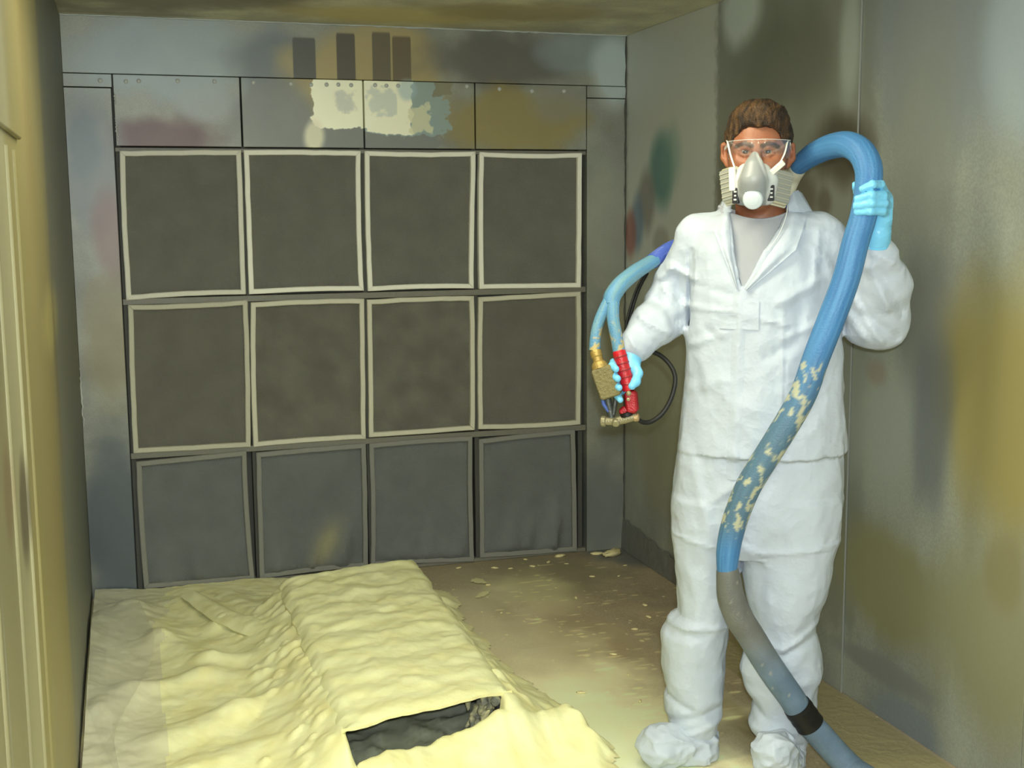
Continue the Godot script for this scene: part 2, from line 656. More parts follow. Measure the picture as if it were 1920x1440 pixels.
func room() -> void:
	var ochre := srgb(136, 122, 72)
	var blue := srgb(140, 150, 152)
	var slate := srgb(92, 97, 98)
	var cream := srgb(226, 222, 196)
	# ---- back wall
	var wb := bumpy(mat(Color.WHITE, 0.42), M.grain, 1.0, 0.06)
	wb.uv1_triplanar = false
	wb.heightmap_enabled = false
	wb.metallic = 0.15
	wb.albedo_texture = paint(1024, 1024, 0.0, 0.0, W, H, srgb(120, 121, 112), [
		[0.4325, 2.1242, 0.4516, 0.1574, blue, 0.75, 0.9, 0.5],
		[0.7867, 2.1182, 0.1839, 0.1078, slate, 0.7, 0.9, 0.3],
		[1.1863, 2.0512, 0.3343, 0.2245, srgb(152, 138, 96), 0.9, 0.5, 0.35],
		[0.9117, 2.0915, 0.0449, 0.1232, srgb(80, 80, 76), 0.95, 0.08, 0.0, true, 2.055],
		[1.0789, 2.1043, 0.0375, 0.133, srgb(78, 74, 64), 0.95, 0.09, 0.0, true, 2.055],
		[1.2241, 2.1103, 0.0375, 0.1362, srgb(92, 86, 70), 0.95, 0.09, 0.0, true, 2.055],
		[1.3079, 2.1041, 0.0384, 0.1285, srgb(94, 86, 66), 0.95, 0.1, 0.0, true, 2.055],
		[1.7158, 2.1437, 0.3014, 0.1108, srgb(92, 90, 84), 0.9, 0.7, 0.3],
		[2.1051, 2.1892, 0.2067, 0.0823, srgb(128, 138, 140), 0.7, 0.8, 0.4],
		[2.2381, 2.1148, 0.0994, 0.1431, srgb(168, 180, 182), 0.8, 0.8, 0.3],
		[1.8078, 1.9042, 0.3067, 0.1392, ochre, 0.75, 0.6, 0.5],
		[1.9699, 1.9867, 0.1201, 0.0866, srgb(124, 122, 112), 0.6, 0.7, 0.3],
		[0.3614, 1.8188, 0.1809, 0.0846, srgb(82, 60, 60), 0.8, 0.8, 0.4],
		[0.5215, 1.9491, 0.1087, 0.0694, srgb(138, 142, 142), 0.6, 0.8, 0.4],
		[0.7995, 1.8902, 0.163, 0.1539, srgb(112, 114, 110), 0.8, 0.5, 0.4],
		[1.2138, 1.8274, 0.2459, 0.0885, srgb(112, 116, 114), 0.9, 0.08, 0.16, true],
		[1.3193, 1.9563, 0.174, 0.1211, srgb(132, 148, 146), 0.92, 0.05, 0.22, true, 0.0, 2.055],
		[1.0601, 1.9691, 0.1239, 0.103, cream, 0.98, 0.04, 0.14, true, 0.0, 2.055],
		[1.2489, 1.9599, 0.0948, 0.1177, cream, 0.96, 0.05, 0.20, true, 0.0, 2.055],
		[1.3789, 1.9051, 0.0419, 0.049, srgb(196, 194, 160), 0.8, 0.2, 0.6, true],
		[0.9397, 1.8301, 0.0366, 0.0639, srgb(206, 202, 176), 0.85, 0.8, 0.3],
		[1.0686, 1.9681, 0.0338, 0.031, srgb(150, 158, 160), 0.5, 0.9, 1.1, true],
		[1.2175, 1.973, 0.0432, 0.0417, srgb(150, 166, 168), 0.45, 0.9, 1.2, true],
		[1.3295, 2.0201, 0.035, 0.0355, srgb(150, 172, 176), 0.6, 0.8, 0.5],
		[1.4808, 2.0427, 0.0425, 0.0421, srgb(120, 116, 92), 0.85, 0.1, 0.4, true, 0.0, 2.055],
		[0.0896, 1.7088, 0.1095, 0.2211, srgb(108, 112, 112), 0.7, 0.8, 0.3],
		[0.0585, 1.7811, 0.0615, 0.1096, srgb(92, 100, 106), 0.6, 0.8, 0.3],
		[0.1384, 1.4459, 0.0604, 0.1649, srgb(112, 92, 88), 0.7, 0.8, 0.3],
		[0.1181, 1.0295, 0.0963, 0.2556, srgb(118, 108, 78), 0.6, 0.8, 0.3],
		[0.1114, 0.2762, 0.1231, 0.3829, srgb(72, 80, 86), 0.8, 0.7, 0.3],
		[2.1972, 1.487, 0.1195, 0.2551, srgb(132, 134, 122), 0.6, 0.8, 0.3],
		[2.2553, 0.851, 0.0651, 0.2901, srgb(126, 122, 92), 0.6, 0.8, 0.3],
		[2.2004, 0.1985, 0.1235, 0.2566, srgb(96, 100, 100), 0.7, 0.8, 0.3],
	], 21, 0.09, 0.05)
	var ub := func(p: Vector3) -> Vector2: return Vector2(p.x / W, 1.0 - p.y / H)
	var back := put("wall_back", panel(Vector3(-0.1, -0.1, -0.16), Vector3(W + 0.1, H + 0.1, -0.062), ub), M.dark)
	structure(back, "grey back wall of the spray booth behind the filter bank")
	var y1 := 2.055
	var y2 := 1.785
	put("sheet_panel", panel(Vector3(0, y1 + 0.002, -0.062), Vector3(W, H, 0.0), ub), wb, back)
	put("sheet_panel", panel(Vector3(0, 0, -0.062), Vector3(0.172, 2.003, -0.002), ub), wb, back)
	put("sheet_panel", panel(Vector3(0, 2.006, -0.062), Vector3(0.176, y1, 0.0), ub), wb, back)
	put("sheet_panel", panel(Vector3(2.117, 0, -0.062), Vector3(W, 2.003, -0.002), ub), wb, back)
	put("sheet_panel", panel(Vector3(2.117, 2.006, -0.062), Vector3(W, y1, 0.0), ub), wb, back)
	var hx := [0.177, 0.657, 1.1455, 1.6155, 2.115]
	for i in 4:
		put("header_panel", panel(Vector3(hx[i] + 0.0025, y2, -0.062), Vector3(hx[i + 1] - 0.0025, y1, 0.004), ub, 0.003), wb, back)
	for q in [[Vector3(0.1347, 2.0301, 0)], [Vector3(0.2748, 2.0314, 0)], [Vector3(0.2277, 2.0283, 0)], [Vector3(0.4195, 2.0349, 0)], [Vector3(0.5586, 2.0361, 0)], [Vector3(0.7084, 2.0356, 0)], [Vector3(0.8546, 2.0348, 0)], [Vector3(0.935, 2.0325, 0)], [Vector3(0.997, 2.0339, 0)], [Vector3(1.0444, 2.035, 0)], [Vector3(1.0963, 2.0341, 0)], [Vector3(1.1946, 2.0364, 0)], [Vector3(1.2409, 2.0353, 0)], [Vector3(1.2896, 2.0364, 0)], [Vector3(1.5812, 2.0408, 0)], [Vector3(1.7225, 2.0331, 0)], [Vector3(1.8662, 2.0274, 0)], [Vector3(2.0099, 2.0305, 0)]]:
		var r := MB.new()
		r.lathe(Vector3(q[0].x, q[0].y, 0.003), Vector3.BACK, [Vector2(0.009, 0), Vector2(0.0085, 0.003), Vector2(0.005, 0.006), Vector2(0, 0.007)], 12)
		put("rivet", r, M.seam, back)
	# peeling bead of caulk along the corner and beside the header
	for q in [[Vector3(-0.0107, 1.611, 0), Vector3(-0.0125, 1.4391, 0)], [Vector3(-0.0113, 1.4248, 0), Vector3(-0.0156, 1.2037, 0)], [Vector3(0.003, 0.9328, 0), Vector3(0.0044, 0.7006, 0)], [Vector3(0.1829, 1.989, 0.004), Vector3(0.1864, 1.9412, 0.004)], [Vector3(0.1818, 1.8892, 0.004), Vector3(0.1889, 1.7968, 0.004)]]:
		var c := MB.new()
		var pts := []
		var rad := []
		for k in 24:
			var w := k / 23.0
			pts.append(q[0].lerp(q[1], w) + Vector3(rng.randf_range(-0.003, 0.003), 0, 0.002))
			rad.append(0.0035 * sin(PI * clampf(w, 0.06, 0.94)) * rng.randf_range(0.4, 1.3) + 0.0006)
		c.tube(pts, rad, 7)
		put("caulk_bead", c, M.seam, back)
	# ---- right wall
	var wr := mat(srgb(238, 247, 255), 0.38)
	wr.metallic = 0.15
	wr.albedo_texture = paint(1400, 512, 0.0, 0.0, DEEP, H, srgb(122, 120, 108), [
		[0.4534, 1.568, 0.4711, 0.8536, srgb(156, 153, 142), 0.95, 0.25, 0.1, true],
		[0.4454, 0.7631, 0.4487, 0.4691, srgb(126, 120, 94), 0.7, 0.7, 0.3],
		[0.3713, 1.6917, 0.0971, 0.1377, srgb(58, 92, 84), 0.8, 0.9, 0.3],
		[0.4605, 1.7356, 0.0912, 0.1199, srgb(96, 120, 106), 0.5, 1.0, 0.3],
		[0.2234, 1.5579, 0.0797, 0.112, srgb(92, 84, 76), 0.7, 0.9, 0.4],
		[0.135, 1.4679, 0.0593, 0.1131, srgb(78, 92, 110), 0.75, 0.9, 0.4],
		[0.0538, 1.4212, 0.0605, 0.0915, srgb(120, 66, 56), 0.75, 0.9, 0.4],
		[0.3651, 1.3926, 0.0673, 0.0533, srgb(110, 100, 92), 0.5, 0.9, 0.4],
		[1.3662, 1.5178, 0.5083, 1.3164, srgb(104, 102, 90), 0.85, 0.12, 0.05, true],
		[1.0435, 2.2117, 0.1312, 0.1152, srgb(166, 170, 162), 0.8, 0.8, 0.4],
		[1.3576, 1.9938, 0.279, 0.1426, srgb(84, 82, 70), 0.6, 0.9, 0.4],
		[1.7329, 2.0162, 0.0558, 0.1937, srgb(150, 154, 144), 0.6, 0.9, 0.2],
		[1.712, 1.7055, 0.1661, 0.1124, srgb(64, 56, 44), 0.9, 0.8, 0.4],
		[1.4732, 1.5533, 0.0895, 0.0783, srgb(72, 62, 50), 0.7, 0.9, 0.4],
		[1.6184, 1.5422, 0.0426, 0.0501, srgb(70, 60, 48), 0.6, 0.9, 0.4],
		[2.1846, 2.052, 0.3531, 0.3673, srgb(110, 112, 112), 0.8, 0.8, 0.4],
		[2.0961, 1.7053, 0.1416, 0.3683, srgb(114, 112, 100), 0.6, 0.9, 0.4],
		[2.4891, 1.9236, 0.1378, 0.2441, srgb(146, 152, 156), 0.55, 0.9, 0.4],
		[2.1505, 1.1786, 0.1555, 0.208, srgb(96, 94, 86), 0.7, 0.9, 0.4],
		[2.477, 1.026, 0.2412, 0.3394, srgb(126, 112, 68), 0.95, 0.9, 0.35],
		[1.9513, 0.8936, 0.1874, 0.225, srgb(136, 136, 124), 0.75, 0.9, 0.4],
		[1.9223, 1.0393, 0.0565, 0.0409, srgb(122, 98, 82), 0.4, 0.9, 0.4],
		[2.1832, 0.91, 0.0862, 0.2408, srgb(92, 92, 94), 0.6, 0.9, 0.4],
		[2.0113, 0.4257, 0.2487, 0.1551, srgb(112, 106, 76), 0.9, 0.8, 0.4],
		[2.4373, 0.399, 0.2488, 0.2507, srgb(118, 112, 84), 0.85, 0.9, 0.4],
		[1.9719, 0.1502, 0.2501, 0.035, srgb(104, 102, 96), 0.8, 0.8, 0.4],
		[2.1211, 0.0311, 0.1583, 0.0656, srgb(98, 104, 112), 0.5, 0.9, 0.4],
		[2.499, 0.5933, 0.0665, 0.087, srgb(110, 98, 66), 0.5, 0.9, 0.4],
		[4.4, 1.3, 0.5, 0.8, srgb(140, 122, 74), 0.6, 0.9, 0.4],
		[5.5, 0.9, 0.5, 0.7, srgb(104, 104, 98), 0.6, 0.9, 0.4],
	], 33, 0.07, 0.05, 3.0, 1.34)
	var ur := func(p: Vector3) -> Vector2: return Vector2(p.z / DEEP, 1.0 - p.y / H)
	var right := put("wall_right", panel(Vector3(W + 0.012, -0.1, -0.16), Vector3(W + 0.12, H + 0.1, DEEP), ur), wr)
	structure(right, "grey sheet metal booth wall on the right, behind the man")
	var cuts := [0.0, 0.879, 1.79, 2.60, 4.4, DEEP]
	for i in 5:
		put("wall_sheet", panel(Vector3(W - (0.004 if i == 1 else 0.0), 0, cuts[i] + 0.001), Vector3(W + 0.013, H, cuts[i + 1] - 0.001), ur, 0.0015), wr, right)
	for q in [[1.79, 0.0035], [0.879, 0.003]]:
		var lip := MB.new()
		lip.box(Vector3(W - 0.004, H * 0.5, q[0]), Vector3(0.006, H, q[1]), 0.001)
		put("seam_strip", lip, mat(srgb(138, 139, 131), 0.4) if q[1] > 0.0032 else M.rail, right)
	# ---- left wall
	var wl := mat(srgb(224, 226, 228), 0.5)
	wl.albedo_texture = paint(1024, 400, 0.0, 0.0, DEEP, H, srgb(118, 112, 90), [
		[0.8, 1.0, 0.75, 1.6, srgb(118, 120, 112), 0.9, 0.6, 0.1, true],
		[1.6995, 0.4811, 0.1458, 0.4966, srgb(104, 108, 110), 0.8, 0.9, 0.2],
		[2.02, 1.1, 0.4, 1.8, srgb(140, 128, 84), 0.9, 0.8, 0.25],
		[1.75, 1.95, 0.25, 0.5, srgb(150, 142, 104), 0.7, 0.9, 0.2],
		[2.5989, 0.6636, 0.2536, 0.3234, srgb(152, 140, 84), 0.6, 0.9, 0.3],
		[1.6798, 1.2554, 0.3319, 0.0876, srgb(168, 156, 100), 0.7, 0.9, 0.3],
		[1.55, 1.1, 0.08, 0.35, srgb(110, 96, 64), 0.5, 0.9, 0.3],
		[2.55, 1.2, 0.22, 1.2, srgb(136, 126, 80), 0.8, 0.8, 0.2],
		[2.85, 1.0, 0.16, 1.1, srgb(160, 154, 122), 0.8, 0.8, 0.2],
		[3.3, 1.0, 0.4, 1.4, srgb(128, 120, 84), 0.8, 0.8, 0.2],
		[2.7905, 1.0113, 0.0827, 0.0903, srgb(84, 76, 56), 0.8, 0.8, 0.3],
		[3.0425, 1.0954, 0.0635, 0.0765, srgb(112, 94, 66), 0.6, 0.9, 0.3],
		[3.2308, 0.8482, 0.0073, 0.1551, srgb(142, 142, 136), 0.7, 0.9, 0.3],
		[4.6, 1.1, 0.9, 1.2, srgb(130, 122, 96), 0.7, 0.9, 0.3],
	], 44, 0.10, 0.04, 9.0)
	var left := put("wall_left", panel(Vector3(-0.12, -0.1, -0.16), Vector3(-0.012, H + 0.1, DEEP), ur), wl)
	structure(left, "yellow and grey booth wall at the left, seen nearly edge on")
	var lc := [0.0, 1.56, 3.9, DEEP]
	for i in 3:
		put("wall_sheet", panel(Vector3(-0.013, 0, lc[i] + 0.001), Vector3(0.0 if i != 1 else 0.002, H, lc[i + 1] - 0.001), ur, 0.0015), wl, left)
	put("cover_plate", panel(Vector3(0.0, 1.665, 2.44), Vector3(0.012, H, 3.6), ur, 0.004), wl, left)
	for q in [2.56, 2.72, 2.98, 3.3]:
		var s := MB.new()
		s.tube([Vector3(0.001, 0.0, q), Vector3(0.001, 0.8, q), Vector3(0.001, 1.64, q)], [0.006, 0.006, 0.006], 10)
		put("strip", set_uv(s, ur), wl, left)
	# ---- ceiling
	var wc := mat(srgb(242, 247, 255), 0.55)
	wc.albedo_texture = paint(512, 900, -0.1, -0.16, W + 0.2, DEEP + 0.2, srgb(136, 131, 110), [
		[0.2423, 0.6357, 0.6284, 0.4651, srgb(92, 84, 64), 0.8, 0.8, 0.4],
		[1.224, 0.2762, 0.3937, 0.1928, srgb(150, 136, 90), 0.8, 0.8, 0.4],
		[1.6654, 0.4563, 0.3499, 0.1977, srgb(120, 108, 76), 0.7, 0.8, 0.4],
		[0.2733, 0.0651, 0.2883, 0.0278, srgb(104, 98, 80), 0.7, 0.8, 0.4],
	], 55, 0.09, 0.04, 1.0, 1.5)
	var uc := func(p: Vector3) -> Vector2: return Vector2((p.x + 0.1) / (W + 0.2), 1.0 - (p.z + 0.16) / (DEEP + 0.2))
	structure(put("ceiling", panel(Vector3(-0.1, H, -0.16), Vector3(W + 0.1, H + 0.12, DEEP), uc), wc), "brown overspray stained booth ceiling")
	var bead := MB.new()
	var bp := []
	var br := []
	for k in 90:
		bp.append(Vector3(W * k / 89.0, H - 0.001 + rng.randf_range(-0.002, 0.001), 0.003))
		br.append(rng.randf_range(0.002, 0.0055))
	bead.tube(bp, br, 7)
	structure(put("trim_1", bead, mat(srgb(176, 182, 180), 0.5)), "pale ragged caulk line along the top of the back wall")
	var corner := MB.new()
	bp = []
	br = []
	for k in 70:
		bp.append(Vector3(W - 0.002 + rng.randf_range(-0.002, 0.002), H * (1.0 - k / 69.0), 0.002))
		br.append(rng.randf_range(0.002, 0.006))
	corner.tube(bp, br, 7)
	structure(put("trim_2", corner, M.dark), "dark ragged joint where the back wall meets the right wall")
	# ---- floor
	var wf := mat(srgb(242, 245, 255), 0.42)
	wf.albedo_texture = paint(800, 1200, -0.1, -0.16, W + 0.2, DEEP + 0.2, srgb(134, 120, 94), floor_clouds(), 66, 0.07, 0.08, 1.0, 1.3)
	var uf := func(p: Vector3) -> Vector2: return Vector2((p.x + 0.1) / (W + 0.2), 1.0 - (p.z + 0.16) / (DEEP + 0.2))
	structure(put("floor", panel(Vector3(-0.1, -0.1, -0.16), Vector3(W + 0.1, 0.0, DEEP), uf), wf), "brown booth floor dusted with cream overspray")
	structure(put("wall_front", panel(Vector3(-0.12, -0.1, DEEP), Vector3(W + 0.12, H + 0.12, DEEP + 0.1), ub), bumpy(mat(srgb(120, 118, 108), 0.6), M.grain, 1.0, 0.05)), "plain grey wall behind the photographer")
	# ---- paper masked up the foot of the right wall
	var rows := []
	for i in 5:
		var row := []
		for k in 90:
			var z := 0.003 + 1.25 * k / 89.0
			var top := lerpf(0.135, 0.085, clampf(z / 0.7, 0.0, 1.0)) + soft.get_noise_1d(z * 14.0) * 0.02 + fine.get_noise_1d(z * 60.0) * 0.008
			var y := 0.002 + top * i / 4.0
			row.append(Vector3(W - 0.006 - 0.010 * (1.0 - i / 4.0) - absf(soft.get_noise_2d(z * 9.0, i)) * 0.008, y, z))
		rows.append(row)
	var sk := MB.new()
	sk.sheet(rows, Vector3.LEFT, null, null, 0.0015)
	tag(put("masking_paper", sk, bumpy(mat(srgb(112, 112, 106), 0.6), M.crumple, 2.0, 0.2)), "torn grey masking paper folded up along the foot of the right wall", "paper")
	var strip := []
	for i in 8:
		var row := []
		for k in 60:
			var z := 1.25 + 1.9 * k / 59.0
			row.append(Vector3(W - 0.25 + 0.235 * i / 7.0 + fine.get_noise_2d(z * 5.0, 3.0) * 0.01 * (1.0 if i == 0 else 0.0), 0.003 + maxf(0.0, soft.get_noise_2d(z * 4.0, i * 0.8)) * 0.006, z))
		strip.append(row)
	var st := MB.new()
	st.sheet(strip, Vector3.UP, null, null, 0.002)
	tag(put("floor_paper", st, bumpy(mat(srgb(158, 146, 108), 0.5), M.crumple, 2.0, 0.25)), "pale tan strip of paper lying on the floor along the right wall behind the man", "paper")

func floor_clouds() -> Array:
	var q := [
		[1.7887, 0.3146, 0.2767, 0.2955, srgb(120, 112, 84), 0.7, 0.8, 0.4],
		[2.2573, 0.0936, 0.13, 0.2282, srgb(84, 86, 84), 0.8, 0.8, 0.4],
		[1.7128, 0.4793, 0.1567, 0.2775, srgb(190, 180, 128), 0.6, 1.0, 0.4],
		[1.6887, 1.1063, 0.1513, 0.3957, srgb(122, 100, 70), 0.75, 0.9, 0.5],
		[1.5071, 0.7279, 0.0499, 0.1817, srgb(104, 90, 64), 0.5, 0.9, 0.7],
		[1.4601, 1.8756, 0.0439, 0.283, srgb(176, 160, 102), 0.7, 0.9, 0.6],
		[1.8861, 1.8812, 0.0448, 0.2521, srgb(104, 88, 58), 0.7, 0.9, 0.5],
		[1.45, 1.2, 0.34, 0.9, srgb(202, 192, 150), 0.6, 1.2, 0.5],
		[1.5, 1.85, 0.34, 0.5, srgb(224, 216, 168), 0.65, 1.2, 0.6],
		[0.8, 2.4, 0.9, 0.5, srgb(226, 216, 166), 0.9, 0.8, 0.6],
		[0.4, 0.8, 0.6, 1.0, srgb(200, 190, 130), 0.8, 0.8, 0.6],
	]
	var g := RandomNumberGenerator.new()
	g.seed = 9
	for i in 260: # streaks of overspray flung outwards from the slab
		var a := g.randf_range(-0.75, 0.95)
		var r := 0.62 + absf(g.randfn(0.0, 0.30))
		var x := 1.02 + cos(a) * r
		var z := 1.35 + sin(a) * r * 1.6
		q.append([x, z, g.randf_range(0.004, 0.03), g.randf_range(0.003, 0.010), srgb(238, 224, 160), g.randf_range(0.15, 0.5), 0.9, 0.5])
	for i in 110: # loose specks
		q.append([g.randf_range(1.2, W), g.randf_range(0.05, 2.4), g.randf_range(0.003, 0.008), g.randf_range(0.003, 0.009), srgb(230, 218, 166), g.randf_range(0.15, 0.6), 0.6, 0.3])
	return q

func filters() -> void:
	var rack := get_node("wall_back")
	var off := Vector3.ZERO
	var ys := [1.775, 1.187, 0.572, 0.012]
	for i in 4:
		var b := MB.new()
		b.box(off + Vector3(1.144, ys[i] - 0.003, -0.03), Vector3(1.94, 0.026 if i in [1, 2] else 0.018, 0.05), 0.003)
		put("rail", b, M.rail, rack)
	var xs := [0.186, 0.661, 1.137, 1.611, 2.09]
	for i in 5:
		var b := MB.new()
		b.box(off + Vector3(xs[i], 0.9, -0.036), Vector3(0.022, 1.78, 0.042), 0.003)
		put("post", b, M.dark, rack)
	var where := ["leftmost", "second from the left", "third from the left", "rightmost"]
	var rowname := ["top row", "middle row", "bottom row"]
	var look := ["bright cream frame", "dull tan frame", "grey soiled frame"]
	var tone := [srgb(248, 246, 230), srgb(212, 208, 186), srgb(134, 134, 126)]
	var q := [
		[[Vector3(0.1913, 1.7668, 0), Vector3(0.651, 1.7743, 0), Vector3(0.6483, 1.2021, 0), Vector3(0.1885, 1.1917, 0)], [Vector3(0.6614, 1.7744, 0), Vector3(1.1289, 1.7736, 0), Vector3(1.1278, 1.2044, 0), Vector3(0.6609, 1.2017, 0)], [Vector3(1.1465, 1.7738, 0), Vector3(1.617, 1.775, 0), Vector3(1.6003, 1.201, 0), Vector3(1.1456, 1.2017, 0)], [Vector3(1.6332, 1.7729, 0), Vector3(2.0924, 1.7716, 0), Vector3(2.0873, 1.193, 0), Vector3(1.6262, 1.198, 0)]],
		[[Vector3(0.1935, 1.1727, 0), Vector3(0.6537, 1.1783, 0), Vector3(0.6443, 0.5778, 0), Vector3(0.1849, 0.582, 0)], [Vector3(0.6661, 1.1693, 0), Vector3(1.1292, 1.1712, 0), Vector3(1.1213, 0.5809, 0), Vector3(0.655, 0.5771, 0)], [Vector3(1.1403, 1.1665, 0), Vector3(1.6023, 1.1691, 0), Vector3(1.5973, 0.5905, 0), Vector3(1.1351, 0.5868, 0)], [Vector3(1.6211, 1.1641, 0), Vector3(2.0873, 1.1743, 0), Vector3(2.0846, 0.5848, 0), Vector3(1.6141, 0.5918, 0)]],
		[[Vector3(0.1933, 0.5468, 0), Vector3(0.6266, 0.5635, 0), Vector3(0.6409, 0.0143, 0), Vector3(0.1991, 0.0227, 0)], [Vector3(0.6648, 0.552, 0), Vector3(1.1208, 0.5626, 0), Vector3(1.1167, 0.0256, 0), Vector3(0.6607, 0.0169, 0)], [Vector3(1.1344, 0.5595, 0), Vector3(1.5873, 0.563, 0), Vector3(1.5874, 0.0044, 0), Vector3(1.1283, 0.0268, 0)], [Vector3(1.6159, 0.5471, 0), Vector3(2.0593, 0.5647, 0), Vector3(2.069, 0.0081, 0), Vector3(1.6143, 0.0187, 0)]]]
	for r in 3:
		for c in 4:
			var k: Array = q[r][c]
			var at: Vector3 = (k[2] + k[3]) * 0.5
			at.y = minf(k[2].y, k[3].y)
			at.z = -0.02
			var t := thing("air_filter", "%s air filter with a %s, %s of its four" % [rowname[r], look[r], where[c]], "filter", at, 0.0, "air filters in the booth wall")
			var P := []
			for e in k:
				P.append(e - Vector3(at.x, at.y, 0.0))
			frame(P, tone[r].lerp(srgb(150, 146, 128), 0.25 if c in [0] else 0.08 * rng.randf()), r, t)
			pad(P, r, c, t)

# the cardboard rim: a mitred profile swept round the four corners, a little bent
func frame(P: Array, c: Color, r: int, t: Node3D) -> void:
	var b := MB.new()
	b.col = c.srgb_to_linear()
	var mid: Vector3 = (P[0] + P[1] + P[2] + P[3]) * 0.25
	var wide := 0.020 if r < 2 else 0.021
	var prof := [[0.0, -0.010], [0.0, 0.021], [0.003, 0.024], [wide - 0.003, 0.024], [wide, 0.021], [wide, 0.004]]
	for e in 4:
		var p: Vector3 = P[e]
		var q: Vector3 = P[(e + 1) % 4]
		var d := (q - p).normalized()
		var n := Vector3(-d.y, d.x, 0)
		if n.dot(mid - p) < 0.0:
			n = -n
		var bend := rng.randf_range(-0.005, 0.005)
		for s in prof.size() - 1:
			var a: Array = prof[s]
			var z: Array = prof[s + 1]
			var e2: Vector3 = n * (z[0] - a[0]) + Vector3(0, 0, z[1] - a[1])
			var nn := d.cross(e2).normalized()
			if nn.dot(n * ((a[0] + z[0]) * 0.5 - wide * 0.5) + Vector3(0, 0, (a[1] + z[1]) * 0.5 - 0.004)) < 0.0:
				nn = -nn
			var seg := 10
			var ids := []
			for k in seg + 1:
				var w := float(k) / seg
				var bow := n * (bend * sin(PI * w) + fine.get_noise_2d(w * 4.0 + e * 9.0, bend * 900.0) * 0.002)
				var row := []
				for m: Array in [a, z]:
					var i0: Vector3 = p + d * m[0]
					var i1: Vector3 = q - d * m[0]
					row.append(b.v(i0.lerp(i1, w) + n * m[0] + bow + Vector3(0, 0, m[1]), nn, Vector2(w, m[0])))
				ids.append(row)
			for k in seg:
				b.quad(ids[k][0], ids[k + 1][0], ids[k + 1][1], ids[k][1])
	put("filter_frame", b, bumpy(mat(Color.WHITE, 0.7), M.grain, 3.0, 0.08) if not M.has("card") else M.card, t)

func pad(P: Array, r: int, c: int, t: Node3D) -> void:
	var b := MB.new()
	var rows := []
	for i in 26:
		var row := []
		for j in 22:
			var v := i / 25.0
			var u := j / 21.0
			var p: Vector3 = P[0].lerp(P[1], u).lerp(P[3].lerp(P[2], u), v)
			var edge := minf(minf(u, 1 - u), minf(v, 1 - v))
			var mid: Vector3 = (P[0] + P[2]) * 0.5
			p += (mid - p) * 0.03
			p.z = 0.006 - 0.012 * smoothstep(0.0, 0.3, edge) + soft.get_noise_2d(p.x * 5.0 + c * 7.0, p.y * 4.0 + r * 5.0) * 0.005
			if r == 2: # the lowest pads sag into folds at their foot
				var s := smoothstep(0.55, 1.0, v)
				p.z += s * smoothstep(0.0, 0.14, minf(u, 1.0 - u)) * (0.030 * fold.get_noise_2d(u * 2.6 + c * 3.1 + v * 0.6, v * 0.9) + 0.016) * smoothstep(0.0, 0.06, 1.0 - v)
				p.z += 0.016 * exp(-pow((u - 0.5 + (0.38 - 0.1 * v) * (1.0 if c % 2 == 0 else -1.0)) / 0.05, 2.0)) * smoothstep(0.3, 0.9, v)
			row.append(p)
		rows.append(row)
	var tone := [lin(112, 112, 102), lin(110, 108, 98), lin(112, 115, 112)]
	var patch := r == 2 and c == 1
	var at := Vector2(0.31, 0.16)
	b.sheet(rows, Vector3.BACK, null, func(p: Vector3) -> Color:
		var k: Color = tone[r]
		var n := soft.get_noise_2d(p.x * 6.0 + c * 3.0, p.y * 6.0 + r * 9.0)
		k = k * (1.0 + n * (0.28 if r == 1 and c in [1, 2] else 0.12))
		if patch: # a puff of cream overspray on this pad
			var d := Vector2(p.x - 0.055, p.y - 0.12)
			d = d.rotated(0.5)
			k = k.lerp(lin(190, 182, 126), 0.5 * exp(-(d.x * d.x / 0.0016 + d.y * d.y / 0.008)))
		return k)
	put("filter_pad", b, M.pad, t)

func lamps() -> void:
	for s in [[0.85, 2.35, "ceiling lamp with a frosted panel nearest the man", Color(1.0, 0.985, 0.86)], [1.25, 4.35, "ceiling lamp with a frosted panel over the photographer", Color(0.9, 0.95, 1.0)]]:
		var t := thing("ceiling_lamp", s[2], "lamp", Vector3(s[0], H, s[1]))
		var b := MB.new()
		for k in 4: # a shallow tray: four sides and a back
			var a := k * PI / 2
			var along := 1.26 if k % 2 == 0 else 0.30
			var away := 0.15 if k % 2 == 0 else 0.63
			b.box(Vector3(sin(a) * away, -0.035, cos(a) * away), Vector3(along, 0.07, 0.012) if k % 2 == 0 else Vector3(0.012, 0.07, along), 0.002)
		b.box(Vector3(0, -0.006, 0), Vector3(1.25, 0.012, 0.29), 0.002)
		put("housing", b, mat(srgb(190, 190, 184), 0.5), t)
		var g := MB.new()
		g.box(Vector3(0, -0.06, 0), Vector3(1.24, 0.01, 0.28), 0.002)
		var m := mat(srgb(240, 240, 235), 0.5)
		m.emission_enabled = true
		m.emission = s[3]
		m.emission_energy_multiplier = 1.2
		put("lamp_panel", g, m, t)

# ---------------------------------------------------------------- the foam-coated slab and the sheeting round it
var fa := Vector3(0.6892, 0.185, 0.5845)
var fb := Vector3(1.2077, 0.185, 0.48)
var fc := Vector3(1.1765, 0.17, 1.8086)
var fd := Vector3(0.6869, 0.17, 1.9292)
var knobs := []
var ridges := []

func slab_uv(x: float, z: float) -> Vector2: # u across from left to right, v from the front edge to the back
	var U := Vector2(fc.x - fd.x, fc.z - fd.z)
	var V := Vector2(fa.x - fd.x, fa.z - fd.z)
	var p := Vector2(x - fd.x, z - fd.z)
	var det := U.x * V.y - U.y * V.x
	return Vector2((p.x * V.y - p.y * V.x) / det, (U.x * p.y - U.y * p.x) / det)

func seg_dist(p: Vector2, a: Vector2, b: Vector2) -> float:
	var ab := b - a
	var w := clampf((p - a).dot(ab) / maxf(ab.length_squared(), 1e-8), 0.0, 1.0)
	return p.distance_to(a + ab * w)

